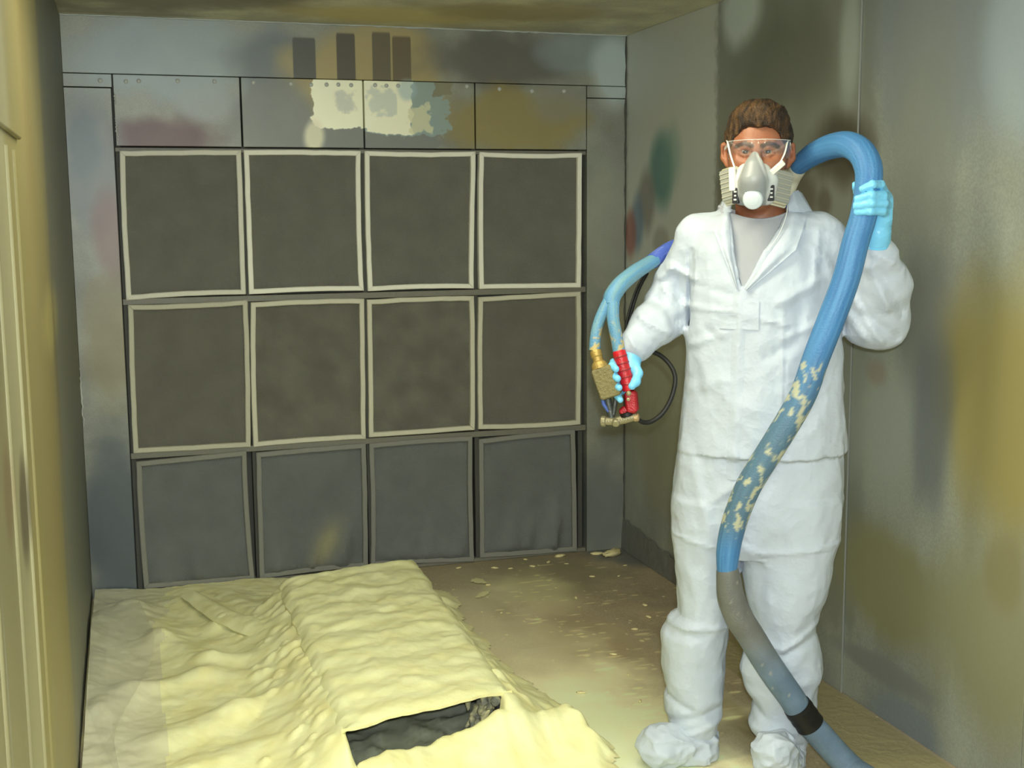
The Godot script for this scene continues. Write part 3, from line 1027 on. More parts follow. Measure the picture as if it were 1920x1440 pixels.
func foam_h(x: float, z: float) -> float:
	var q := slab_uv(x, z)
	var wide := Vector2(fc.x - fd.x, fc.z - fd.z).length()
	var long := Vector2(fa.x - fd.x, fa.z - fd.z).length()
	var dl := -q.x * wide
	var dr := (q.x - 1.0) * wide
	var df := -q.y * long
	var db := (q.y - 1.0) * long
	var n := soft.get_noise_2d(x * 4.0, z * 4.0)
	var n2 := fine.get_noise_2d(x * 16.0, z * 16.0)
	var top := 0.142
	var over := maxf(df, 0.0)
	var ends := exp(-pow(over / 0.16, 2.0)) * exp(-pow(maxf(db, 0.0) / 0.08, 2.0))
	# the left flank slumps down to the sheeting
	var l := top * exp(-1.5 * pow(maxf(dl, 0.0) / 0.20, 1.25)) * ends if dl > -0.08 else 0.0
	# the right flank is steeper
	var rw := 0.10 + 0.05 * smoothstep(0.6, 0.0, q.y)
	var r := top * exp(-1.4 * pow(maxf(dr, 0.0) / rw, 1.5)) * ends if dr > -0.08 else 0.0
	var bk := top * exp(-pow(maxf(db, 0.0) / 0.07, 2.0)) * (1.0 if absf(q.x - 0.5) < 0.5 else 0.0) if db > -0.08 else 0.0
	if over > 0.0: # in front of the slab the flanks stay outside its width
		l *= exp(-pow(minf(dl, 0.0) / 0.018, 2.0))
		r *= exp(-pow(minf(dr + 0.02, 0.0) / 0.018, 2.0))
	var h := maxf(maxf(l, r), bk)
	# a lip of foam across the front of the hollow
	if q.y < 0.12:
		var lip := 0.088 + 0.030 * soft.get_noise_1d(q.x * 3.0 + 4.0) + 0.012 * smoothstep(0.45, 0.85, q.x)
		h = maxf(h, lip * exp(-pow((df - 0.075) / (0.06 if df < 0.075 else 0.16), 2.0)) * smoothstep(-0.1, 0.12, q.x))
	var bump := 0.0
	for k in knobs:
		var dx: float = x - k[0]
		var dz: float = z - k[1]
		var d2: float = (dx * dx + dz * dz) / (k[2] * k[2])
		if d2 < 6.0:
			bump = maxf(bump, k[3] * exp(-d2)) + 0.25 * minf(bump, k[3] * exp(-d2))
	h += bump
	# the sheeting to the left lies in ridges that run up to the slab
	if dl > 0.0 or x < 0.8:
		var base := 0.022 * smoothstep(0.95, 0.6, x) + 0.02 * smoothstep(0.2, 0.0, x)
		for k in ridges:
			var d := seg_dist(Vector2(x, z), k[0], k[1]) / float(k[2])
			if d < 3.0:
				base += k[3] * exp(-d * d)
		h = maxf(h, base) + minf(h, base) * 0.3
	var cov := smoothstep(0.0, 0.02, h)
	h += (n * 0.007 + n2 * 0.0025 + absf(fine.get_noise_2d(x * 7.0, z * 7.0)) * 0.005) * cov
	return h * smoothstep(0.0, 0.16, reach(x, z) - q.x)

# where the coating ends on the right and in front
func reach(x: float, z: float) -> float:
	return 1.40 + 0.12 * soft.get_noise_2d(z * 3.0, 7.0) + 0.12 * smoothstep(0.5, 0.0, slab_uv(x, z).y) + 0.5 * smoothstep(0.85, 1.0, slab_uv(x, z).y) + fine.get_noise_2d(x * 9.0, z * 9.0) * 0.07

func foam_edge(x: float, z: float) -> bool:
	return slab_uv(x, z).x < reach(x, z) and z > 0.01 and x > 0.012

func foam() -> void:
	var g := RandomNumberGenerator.new()
	g.seed = 17
	for i in 110: # the beaded edge on the left
		var v := g.randf_range(0.0, 1.0)
		var p := fd.lerp(fa, v) + Vector3(-absf(g.randfn(0.05, 0.05)) - 0.02, 0, g.randfn(0.0, 0.02))
		knobs.append([p.x, p.z, g.randf_range(0.010, 0.026), g.randf_range(0.005, 0.018) * (1.0 if v < 0.7 else 0.6)])
	for i in 70: # and on the right
		var v := g.randf_range(0.0, 1.0)
		var p := fc.lerp(fb, v) + Vector3(absf(g.randfn(0.035, 0.03)) + 0.012, 0, g.randfn(0.0, 0.02))
		knobs.append([p.x, p.z, g.randf_range(0.014, 0.032), g.randf_range(0.006, 0.020)])
	for k in [[Vector2(1.314, 1.6866), 0.112, 0.025], [Vector2(1.3108, 1.8637), 0.090, 0.015], [Vector2(1.1657, 1.8892), 0.070, 0.030], [Vector2(1.1016, 1.8124), 0.050, 0.022], [Vector2(0.9511, 1.8781), 0.050, 0.024], [Vector2(0.8503, 1.8196), 0.040, 0.020], [Vector2(0.5987, 1.6439), 0.12, 0.012], [Vector2(0.5012, 1.7029), 0.105, 0.012], [Vector2(1.0136, 1.8743), 0.090, 0.015], [Vector2(0.8664, 1.8498), 0.105, 0.010], [Vector2(0.5987, 1.4041), 0.075, 0.010], [Vector2(1.6992, 0.4843), 0.150, 0.006], [Vector2(1.7777, 0.5846), 0.105, 0.005], [Vector2(1.5364, 0.5018), 0.120, 0.005], [Vector2(1.5352, 0.2747), 0.090, 0.004]]:
		knobs.append([k[0].x, k[0].y, k[1], k[2]])
	for k in [
		[Vector2(0.3555, 0.2423), Vector2(0.4703, 0.6048), 0.053, 0.028], [Vector2(0.4703, 0.6048), Vector2(0.5968, 0.8501), 0.045, 0.025],
		[Vector2(0.4563, 0.2441), Vector2(0.5605, 0.6603), 0.038, 0.015],
		[Vector2(0.1665, 0.2862), Vector2(0.2438, 0.6723), 0.060, 0.025], [Vector2(0.2438, 0.6723), Vector2(0.3899, 0.9708), 0.060, 0.025], [Vector2(0.3899, 0.9708), Vector2(0.5795, 1.0107), 0.060, 0.025],
		[Vector2(0.0564, 1.304), Vector2(0.15, 1.1626), 0.068, 0.025], [Vector2(0.15, 1.1626), Vector2(0.3574, 1.0893), 0.060, 0.022], [Vector2(0.3574, 1.0893), Vector2(0.5961, 1.1756), 0.060, 0.020],
		[Vector2(0.237, 1.5455), Vector2(0.4441, 1.4386), 0.075, 0.025], [Vector2(0.4441, 1.4386), Vector2(0.6135, 1.3721), 0.060, 0.025],
		[Vector2(0.2539, 1.7844), Vector2(0.4737, 1.7048), 0.075, 0.020],
		[Vector2(-0.0227, 0.6145), Vector2(0.1184, 0.3155), 0.090, 0.025], [Vector2(-0.0295, 0.6407), Vector2(-0.0121, 1.1309), 0.075, 0.022]]:
		ridges.append(k)
	var t := thing("foam_slab", "low slab coated in thick cream spray foam, with a dark hollow open at its front", "spray foam", Vector3(1.0, 0, 1.3))
	var off := -t.position
	# coated ground and flanks: a surface over a fine grid, left out under the slab
	var cell := 0.0095
	var nx := int(1.72 / cell)
	var nz := int(2.45 / cell)
	var cb := MB.new()
	var sb := MB.new()
	var ids := PackedInt32Array()
	var ids2 := PackedInt32Array()
	ids.resize((nx + 1) * (nz + 1))
	ids2.resize((nx + 1) * (nz + 1))
	ids.fill(-1)
	ids2.fill(-1)
	var hs := PackedFloat32Array()
	hs.resize((nx + 1) * (nz + 1))
	for j in nz + 1:
		for i in nx + 1:
			hs[j * (nx + 1) + i] = foam_h(0.012 + i * cell, 0.012 + j * cell)
	var state := PackedByteArray() # 0 nothing, 1 foam, 2 bare sheeting
	state.resize(nx * nz)
	for j in nz:
		for i in nx:
			var x := 0.012 + (i + 0.5) * cell
			var z := 0.012 + (j + 0.5) * cell
			var q := slab_uv(x, z)
			if q.x > 0.05 - 0.055 * smoothstep(0.2, 0.05, q.y) and q.x < 0.95 and q.y > -0.012 and q.y < 0.98:
				continue
			var bare := x < 0.235 + 0.02 * soft.get_noise_1d(z * 3.0) and z > 0.75 or x < 0.30 - z * 0.1 + 0.06 * soft.get_noise_1d(z * 5.0 + 3.0) and z <= 0.75
			if bare:
				state[j * nx + i] = 2
			elif foam_edge(x, z) and hs[j * (nx + 1) + i] > 0.0035:
				state[j * nx + i] = 1
	var put_v := func(b: MB, list: PackedInt32Array, i: int, j: int, y_off: float) -> int:
		var k := j * (nx + 1) + i
		if list[k] >= 0:
			return list[k]
		var x := 0.012 + i * cell
		var z := 0.012 + j * cell
		var nn := Vector3(hs[j * (nx + 1) + maxi(i - 1, 0)] - hs[j * (nx + 1) + mini(i + 1, nx)], 2.0 * cell, hs[maxi(j - 1, 0) * (nx + 1) + i] - hs[mini(j + 1, nz) * (nx + 1) + i]).normalized()
		var c := srgb(248, 245, 192)
		if b == sb:
			c = srgb(220, 217, 188).lerp(srgb(232, 228, 186), smoothstep(0.1, 0.26, x))
		else:
			c = c.lerp(srgb(240, 230, 158), clampf(0.3 + soft.get_noise_2d(x * 8.0, z * 8.0), 0.0, 1.0) * 0.6)
			c = c.lerp(srgb(222, 212, 162), 0.8 * smoothstep(0.012, 0.002, hs[k]))
		b.col = c.srgb_to_linear()
		list[k] = b.v(Vector3(x, hs[k] + y_off, z) + (off if b == cb else Vector3.ZERO), nn)
		return list[k]
	for j in nz:
		for i in nx:
			var s := state[j * nx + i]
			if s == 0:
				continue
			var b := cb if s == 1 else sb
			var list := ids if s == 1 else ids2
			var q := []
			for e in [[0, 0], [1, 0], [1, 1], [0, 1]]:
				var k2: int = put_v.call(b, list, i + e[0], j + e[1], 0.002)
				list[(j + e[1]) * (nx + 1) + i + e[0]] = k2
				q.append(k2)
			if s == 1:
				ids = list
			else:
				ids2 = list
			b.quad(q[0], q[1], q[2], q[3])
	put("foam_flank", cb, M.foam, t)
	# the slab itself: ripples left by each pass of the gun, rounded rims, a thin front edge
	var top := MB.new()
	var nu := 56
	var nv := 130
	var P := []
	var Q := []
	for j in nv + 1:
		var v := -0.012 + 1.024 * j / nv
		var row := []
		var low := []
		for i in nu + 1:
			var u := -0.03 + 1.06 * i / nu
			var wob := Vector3(soft.get_noise_2d(v * 9.0, 2.0) * 0.012 * (1.0 - 2.0 * u), 0, soft.get_noise_2d(u * 3.0, 5.0) * 0.012)
			var p := fd.lerp(fc, u).lerp(fa.lerp(fb, u), v) + wob
			var lx := minf(u + 0.03, 1.03 - u) * 0.55
			var lz := minf(v + 0.012, 1.012 - v) * 1.4
			var e := minf(lx, lz)
			var rim := (0.030 if e < lz - 0.0001 or v > 0.5 else 0.006) * pow(maxf(0.0, 1.0 - e / 0.045), 2.2)
			var rip := 0.0048 * sin(v * 58.0 + 3.0 * soft.get_noise_2d(u * 3.0, v * 5.0) + 1.2 * u) * (0.35 + 0.65 * absf(soft.get_noise_2d(u * 2.5 + 3.0, v * 6.0)) * 2.0)
			rip = maxf(rip, -0.004) * (0.8 + 0.4 * v)
			p.y += rip * smoothstep(0.0, 0.05, e) + soft.get_noise_2d(u * 2.0, v * 5.0) * 0.007 + fine.get_noise_2d(u * 6.0, v * 24.0) * 0.0025 - rim
			p.y += 0.008 * sin(PI * clampf(u, 0.0, 1.0))
			row.append(p + off)
			low.append(p + off - Vector3(0, 0.009 + 0.03 * smoothstep(0.0, 0.1, v), 0))
		P.append(row)
		Q.append(low)
	var shade := func(p: Vector3) -> Color:
		return srgb(250, 248, 196).lerp(srgb(244, 236, 164), clampf(0.3 + soft.get_noise_3d(p.x * 5.0, 0.0, p.z * 12.0), 0.0, 1.0) * 0.5).srgb_to_linear()
	top.sheet(P, Vector3.UP, null, shade)
	top.sheet(Q, Vector3.DOWN, null, shade)
	top.col = srgb(240, 230, 174).srgb_to_linear()
	for e in 4:
		var n := nu if e < 2 else nv
		for k in n:
			var a: Vector3; var b2: Vector3; var c: Vector3; var d: Vector3
			if e < 2:
				var r := 0 if e == 0 else nv
				a = P[r][k]; b2 = P[r][k + 1]; c = Q[r][k + 1]; d = Q[r][k]
			else:
				var r := 0 if e == 2 else nu
				a = P[k][r]; b2 = P[k + 1][r]; c = Q[k + 1][r]; d = Q[k][r]
			var n2 := (b2 - a).cross(d - a).normalized()
			if n2.dot(a - (P[nv / 2][nu / 2])) < 0.0:
				n2 = -n2
			top.quad(top.v(a, n2), top.v(b2, n2), top.v(c, n2), top.v(d, n2))
	put("foam_top", top, M.foam, t)
	# what is seen inside the hollow: dark side and back boards, and crumpled film on the ground
	var I0 := fd.lerp(fc, 0.012)
	var I1 := fd.lerp(fc, 0.945)
	var I2 := fa.lerp(fb, 0.945)
	var I3 := fa.lerp(fb, 0.06)
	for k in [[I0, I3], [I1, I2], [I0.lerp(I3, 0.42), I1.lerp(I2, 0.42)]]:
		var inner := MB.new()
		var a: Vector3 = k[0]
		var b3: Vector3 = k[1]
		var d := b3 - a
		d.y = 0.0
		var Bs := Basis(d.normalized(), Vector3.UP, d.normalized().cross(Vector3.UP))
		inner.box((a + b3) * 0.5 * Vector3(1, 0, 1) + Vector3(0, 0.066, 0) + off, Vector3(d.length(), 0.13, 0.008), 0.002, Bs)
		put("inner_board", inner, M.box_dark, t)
	var under := MB.new()
	var rows := []
	for i in 30:
		var row := []
		for j in 30:
			var p := I0.lerp(I1, j / 29.0).lerp(I3.lerp(I2, j / 29.0), -0.04 + 0.46 * i / 29.0)
			p.y = 0.012 + 0.022 * absf(fold.get_noise_2d(p.x * 4.0, p.z * 4.0)) + 0.01 * fine.get_noise_2d(p.x * 10.0, p.z * 10.0)
			row.append(p + off)
		rows.append(row)
	under.col = srgb(150, 152, 138).srgb_to_linear()
	under.sheet(rows, Vector3.UP)
	put("crumpled_film", under, M.sheet, t)
	flap(t, off)
	# blobs of splatter inside the right end of the hollow
	var f := Field.new(I1 + Vector3(-0.2, -0.2, -0.12), I1 + Vector3(0.06, 0.02, 0.10), 0.006)
	for k in 80:
		var p := I1 + Vector3(-absf(g.randfn(0.0, 0.035)) + 0.016, -0.155 + 0.13 * g.randf(), g.randf_range(-0.11, 0.0))
		f.capsule(p, p + Vector3(g.randfn(0, 0.008), g.randfn(0, 0.015), 0.01), 0.010, 0.006, 0.012)
	var sp := MB.new()
	f.mesh(sp, func(p: Vector3, _n: Vector3) -> Color: return lin(120, 120, 110).lerp(lin(214, 206, 160), clampf(0.35 + fine.get_noise_3dv(p * 30.0) * 1.4, 0.0, 1.0)))
	for i in sp.V.size(): sp.V[i] += off
	put("splatter", sp, M.crust, t)
	# bare sheeting along the left wall, and a loose fold of clear film standing on it
	var s := put("plastic_sheet", sb, M.sheet)
	tag(s, "pale grey protective sheeting along the left wall beside the foam, in folds", "sheeting")
	var film := MB.new()
	var edge := [[Vector3(-0.0225, 0.13, 0.683), Vector3(0.0757, 0.1, 0.4621), Vector3(0.1806, 0.07, 0.3218)], [Vector3(-0.0216, 0.1, 0.8681), Vector3(0.0803, 0.16, 0.9981), Vector3(0.2248, 0.09, 0.7851)], [Vector3(-0.0076, 0.07, 1.1587), Vector3(0.0724, 0.1, 1.1501), Vector3(0.2104, 0.075, 1.0057)], [Vector3(0.0307, 0.05, 1.3779), Vector3(0.0804, 0.075, 1.2901), Vector3(0.1696, 0.08, 1.2084)]]
	var grid := []
	for i in 70:
		var w := 3.0 * i / 33.0
		var a := mini(int(w), 2)
		var row := []
		for j in 26:
			var u := 2.0 * j / 25.0
			var e := mini(int(u), 1)
			var p: Vector3 = edge[a][e].lerp(edge[a][e + 1], u - e).lerp(edge[a + 1][e].lerp(edge[a + 1][e + 1], u - e), w - a)
			p.x = maxf(p.x, 0.02)
			p.y = maxf(p.y, foam_h(p.x, p.z) + 0.006) + 0.006 * fold.get_noise_2d(p.x * 7.0, p.z * 7.0)
			row.append(p)
		grid.append(row)
	film.sheet(grid, Vector3.UP)
	put("clear_film", film, M.film, s).set_meta("label", "loose fold of clear plastic film")

# a stiff foam-coated fold of the sheeting that stands clear of the ground
func flap(t: Node3D, off: Vector3) -> void:
	for k in [
		[[Vector3(0.331, 0.06, 0.2714), Vector3(0.4284, 0.062, 0.6151), Vector3(0.5122, 0.064, 0.7822), Vector3(0.5992, 0.066, 0.9316)], [Vector3(0.4447, 0.055, 0.2798), Vector3(0.5336, 0.062, 0.4974), Vector3(0.6274, 0.075, 0.6673), Vector3(0.6987, 0.1, 0.8607)], 0.045],
		[[Vector3(0.4475, 0.04, 0.2597), Vector3(0.479, 0.05, 0.4404), Vector3(0.51, 0.052, 0.587), Vector3(0.5223, 0.058, 0.7082)], [Vector3(0.6038, 0.035, 0.2101), Vector3(0.6489, 0.055, 0.3781), Vector3(0.6798, 0.08, 0.5523), Vector3(0.6976, 0.1, 0.7259)], 0.03]]:
		var rows := []
		for i in 40:
			var u := 3.0 * i / 39.0
			var e := mini(int(u), 2)
			var a: Vector3 = k[0][e].lerp(k[0][e + 1], u - e)
			var c: Vector3 = k[1][e].lerp(k[1][e + 1], u - e)
			var row := []
			for j in 16:
				var w := j / 15.0
				var p := a.lerp(c, w)
				p.y += float(k[2]) * 0.5 * sin(PI * minf(w * 1.3, 1.0)) + 0.006 * soft.get_noise_2d(p.x * 12.0, p.z * 12.0)
				p.y = maxf(p.y, foam_h(p.x, p.z) * w - 0.01 * (1.0 - w))
				row.append(p + off)
			rows.append(row)
		var b := MB.new()
		b.sheet(rows, Vector3.UP, null, func(p: Vector3) -> Color: return srgb(248, 245, 192).lerp(srgb(232, 222, 160), clampf(0.3 + soft.get_noise_3dv(p * 9.0), 0.0, 1.0)).srgb_to_linear(), 0.006)
		put("stiff_fold", b, M.foam, t)

# ---------------------------------------------------------------- loose bits of dried foam
func scraps() -> void:
	var big := [
		[Vector3(2.1986, 0, 0.0883), 0.046, 0.5, "largest of the dried foam flakes, long and pale, by the back right corner"],
		[Vector3(2.1388, 0, 0.0584), 0.022, -0.2, "crooked tan foam flake just left of the largest flake"],
		[Vector3(1.9739, 0, 0.0376), 0.020, 0.2, "flat pale foam flake at the foot of the rightmost bottom filter"]]
	for k in big:
		scrap(k[0], k[1], k[2], k[3], "")
	var nth := ["leftmost", "second from the left", "third from the left", "fourth from the left", "fifth from the left", "sixth from the left", "middle one", "sixth from the right", "fifth from the right", "fourth from the right", "third from the right", "second from the right", "rightmost"]
	var i := 0
	for p in [Vector3(1.4993, 0, 0.066), Vector3(1.5501, 0, 0.3422), Vector3(1.6452, 0, 0.1165), Vector3(1.4988, 0, 0.6974), Vector3(1.7081, 0, 0.1466), Vector3(1.8122, 0, 0.0354), Vector3(1.8072, 0, 0.1469), Vector3(1.8941, 0, 0.1078), Vector3(1.9607, 0, 0.157), Vector3(1.8331, 0, 0.6181), Vector3(1.9974, 0, 0.3702), Vector3(2.106, 0, 0.3996), Vector3(2.1923, 0, 0.263)]:
		scrap(p, rng.randf_range(0.007, 0.012), rng.randf() * TAU, "%s of the tiny cream foam crumbs on the floor before the filters" % nth[i], "foam crumbs before the filters")
		i += 1
	nth = ["leftmost", "second from the left", "third from the left", "fourth from the left", "third from the right", "second from the right", "rightmost"]
	i = 0
	for p in [Vector3(1.5095, 0, 1.5336), Vector3(1.7355, 0, 1.2486), Vector3(1.7112, 0, 1.4386), Vector3(1.9069, 0, 1.035), Vector3(1.6589, 0, 1.6565), Vector3(2.0534, 0, 0.7923), Vector3(2.0106, 0, 0.9251)]:
		scrap(p, rng.randf_range(0.007, 0.013), rng.randf() * TAU, "%s of the cream foam chips beside the man's leg" % nth[i], "foam chips beside the man's leg")
		i += 1

func scrap(p: Vector3, r: float, a: float, label: String, group: String) -> void:
	var b := MB.new()
	b.col = lin(232, 218, 164)
	var rows := []
	var q := rng.randf() * 50.0
	var s := SphereMesh.new()
	s.radius = r
	s.height = r * 2.0
	s.radial_segments = 12
	s.rings = 6
	var arr := s.get_mesh_arrays()
	for i in arr[Mesh.ARRAY_VERTEX].size():
		var v: Vector3 = arr[Mesh.ARRAY_VERTEX][i]
		var n := 1.0 + 0.6 * soft.get_noise_3d(v.x / r * 1.5 + q, v.y / r * 1.5, v.z / r * 1.5)
		v = Vector3(v.x * n * 1.3, maxf(v.y * n * 0.35, -r * 0.2) + r * 0.2, v.z * n * 0.6)
		b.v(v, arr[Mesh.ARRAY_NORMAL][i] * Vector3(0.8, 2.0, 1.2))
	var ind: PackedInt32Array = arr[Mesh.ARRAY_INDEX]
	for i in range(0, ind.size(), 3):
		b.tri(ind[i], ind[i + 1], ind[i + 2])
	var o := put("foam_scrap", b, M.crust)
	o.position = p + Vector3(0, 0.001, 0)
	o.rotation.y = a
	tag(o, label, "foam scrap", group)

# ---------------------------------------------------------------- the man
func front(f: Field, x: float, y: float, out := 0.0) -> Vector3: # the surface met from the front
	var i := clampi(int((x - f.o.x) / f.h), 0, f.nx - 2)
	var j := clampi(int((y - f.o.y) / f.h), 0, f.ny - 2)
	var fx := clampf((x - f.o.x) / f.h - i, 0.0, 1.0)
	var fy := clampf((y - f.o.y) / f.h - j, 0.0, 1.0)
	var was := 1.0
	for k in range(f.nz - 1, -1, -1):
		var q := (k * f.ny + j) * f.nx + i
		var d := lerpf(lerpf(f.d[q], f.d[q + 1], fx), lerpf(f.d[q + f.nx], f.d[q + f.nx + 1], fx), fy)
		if d < 0.0:
			var w := was / (was - d) if was < 0.9 else 1.0
			return Vector3(x, y, f.o.z + (k + 1 - w) * f.h + out)
		was = d
	return Vector3(x, y, f.o.z)

func on_suit(f: Field, pts: Array, out := 0.004) -> Array:
	var q := []
	for p in pts:
		q.append(front(f, p.x, p.y, out))
	return q

func person() -> void:
	var t := thing("person", "man in white coverall, half-mask respirator, clear glasses and light blue gloves, facing the camera", "person", floor_at, turn)
	# ---- the coverall, baggy: jacket, seat, legs and sleeves in one skin
	var f := Field.new(Vector3(-0.42, 0.04, -0.24), Vector3(0.42, 1.58, 0.25), 0.0085)
	f.loft([[1.5224, -0.0484, -0.025, 0.0941, 0.07], [1.4973, -0.0527, -0.02, 0.1384, 0.09], [1.4665, -0.0521, -0.015, 0.1764, 0.108], [1.4133, -0.0479, -0.01, 0.1937, 0.125], [1.287, -0.0411, 0, 0.1926, 0.138], [1.2146, -0.0398, 0, 0.1974, 0.142], [1.0802, -0.0331, 0, 0.2039, 0.145], [0.9427, -0.0349, 0, 0.215, 0.15], [0.8814, -0.036, 0, 0.2219, 0.154]], 0.02)
	f.loft([[0.9426, -0.0394, 0, 0.2003, 0.128], [0.8548, -0.041, 0, 0.2195, 0.138], [0.7219, -0.0449, 0, 0.2229, 0.136], [0.6323, -0.0488, 0, 0.2196, 0.125], [0.5995, -0.047, 0, 0.2034, 0.11]], 0.006)
	f.loft([[0.7464, -0.1672, 0, 0.098, 0.12], [0.6413, -0.1729, 0, 0.0941, 0.115], [0.5505, -0.1751, 0, 0.0836, 0.105], [0.4742, -0.1791, 0, 0.0744, 0.098], [0.4208, -0.1788, 0.005, 0.0694, 0.092], [0.3984, -0.1932, 0.005, 0.0813, 0.096], [0.3574, -0.2056, 0, 0.0898, 0.102], [0.2683, -0.2081, -0.01, 0.0874, 0.1], [0.1882, -0.2073, -0.015, 0.0789, 0.092], [0.1192, -0.2091, -0.01, 0.0775, 0.088], [0.0874, -0.2065, 0, 0.0655, 0.075], [0.0409, -0.1953, 0, 0.0417, 0.055]], 0.012)
	f.loft([[0.7553, 0.0447, 0, 0.1339, 0.12], [0.6517, 0.0422, 0, 0.1282, 0.12], [0.5637, 0.0409, 0.005, 0.1151, 0.11], [0.4902, 0.0384, 0.01, 0.1054, 0.105], [0.4364, 0.0334, 0.012, 0.0921, 0.098], [0.403, 0.0306, 0.012, 0.0845, 0.092], [0.3475, 0.0303, 0.005, 0.0977, 0.098], [0.2692, 0.0282, 0, 0.1104, 0.1], [0.2258, 0.0286, -0.005, 0.0999, 0.098], [0.1667, 0.0388, -0.008, 0.0843, 0.09], [0.1043, 0.0322, 0, 0.0808, 0.08], [0.0438, 0.0366, 0.01, 0.0605, 0.06]], 0.012)
	f.capsule(Vector3(-0.1764, 1.4586, -0.02), Vector3(0.069, 1.4575, -0.02), 0.052, 0.052, 0.03)
	# right arm, hanging with the forearm brought forward
	f.capsule(Vector3(-0.2087, 1.4474, -0.02), Vector3(-0.2553, 1.3402, -0.05), 0.064, 0.054, 0.012)
	f.capsule(Vector3(-0.2524, 1.3402, -0.05), Vector3(-0.2812, 1.2549, -0.06), 0.060, 0.062, 0.02)
	f.capsule(Vector3(-0.2812, 1.2549, -0.06), Vector3(-0.3303, 1.2126, 0.03), 0.062, 0.056, 0.02)
	f.capsule(Vector3(-0.3303, 1.2126, 0.03), Vector3(-0.3741, 1.167, 0.095), 0.056, 0.036, 0.02)
	f.capsule(Vector3(-0.2976, 1.3261, -0.04), Vector3(-0.3065, 1.2831, -0.03), 0.026, 0.04, 0.03)
	f.capsule(Vector3(-0.3623, 1.1765, 0.075), Vector3(-0.3559, 1.1557, 0.08), 0.022, 0.022, 0.02)
	# left arm, raised to hold the hose
	f.capsule(Vector3(0.1076, 1.4378, -0.02), Vector3(0.2003, 1.314, -0.04), 0.066, 0.068, 0.03)
	f.capsule(Vector3(0.2003, 1.314, -0.04), Vector3(0.2563, 1.2416, -0.035), 0.068, 0.075, 0.03)
	f.capsule(Vector3(0.2563, 1.2416, -0.035), Vector3(0.2681, 1.3248, 0.02), 0.075, 0.060, 0.02)
	f.capsule(Vector3(0.2681, 1.3248, 0.02), Vector3(0.2496, 1.4021, 0.075), 0.060, 0.040, 0.02)
	f.capsule(Vector3(0.2496, 1.4021, 0.075), Vector3(0.2392, 1.4361, 0.095), 0.040, 0.030, 0.012)
	f.capsule(Vector3(0.2777, 1.1958, -0.03), Vector3(0.2165, 1.205, -0.03), 0.035, 0.03, 0.03)
	# the open neck: a notch, and a hole for the neck
	var na := Vector2(-0.1331, 1.5231)
	var nb := Vector2(-0.0977, 1.3206)
	var nc := Vector2(0.0291, 1.5217)
	var nd := Vector2(-0.0852, 1.3207)
	var el := (nb - na).normalized()
	var er := (nd - nc).normalized()
	var top := f.span(Vector3(na.x, nb.y, -0.05), Vector3(nc.x, na.y + 0.05, 0.2), 0.02)
	for z in range(top[4], top[5] + 1):
		for y in range(top[2], top[3] + 1):
			for x in range(top[0], top[1] + 1):
				var p := f.o + Vector3(x, y, z) * f.h
				var q2 := Vector2(p.x, p.y)
				var a := (q2 - na).cross(el)
				var b := -(q2 - nc).cross(er)
				var deep := 0.010 + (na.y - p.y) * 0.36
				var cut := minf(minf(-a, -b), p.z - deep)
				var k: int = (z * f.ny + y) * f.nx + x
				f.d[k] = maxf(f.d[k], cut)
	f.ellip(Vector3(-0.0532, 1.5252, -0.012), Vector3(0.080, 0.050, 0.088), 0.01, Basis(), true)
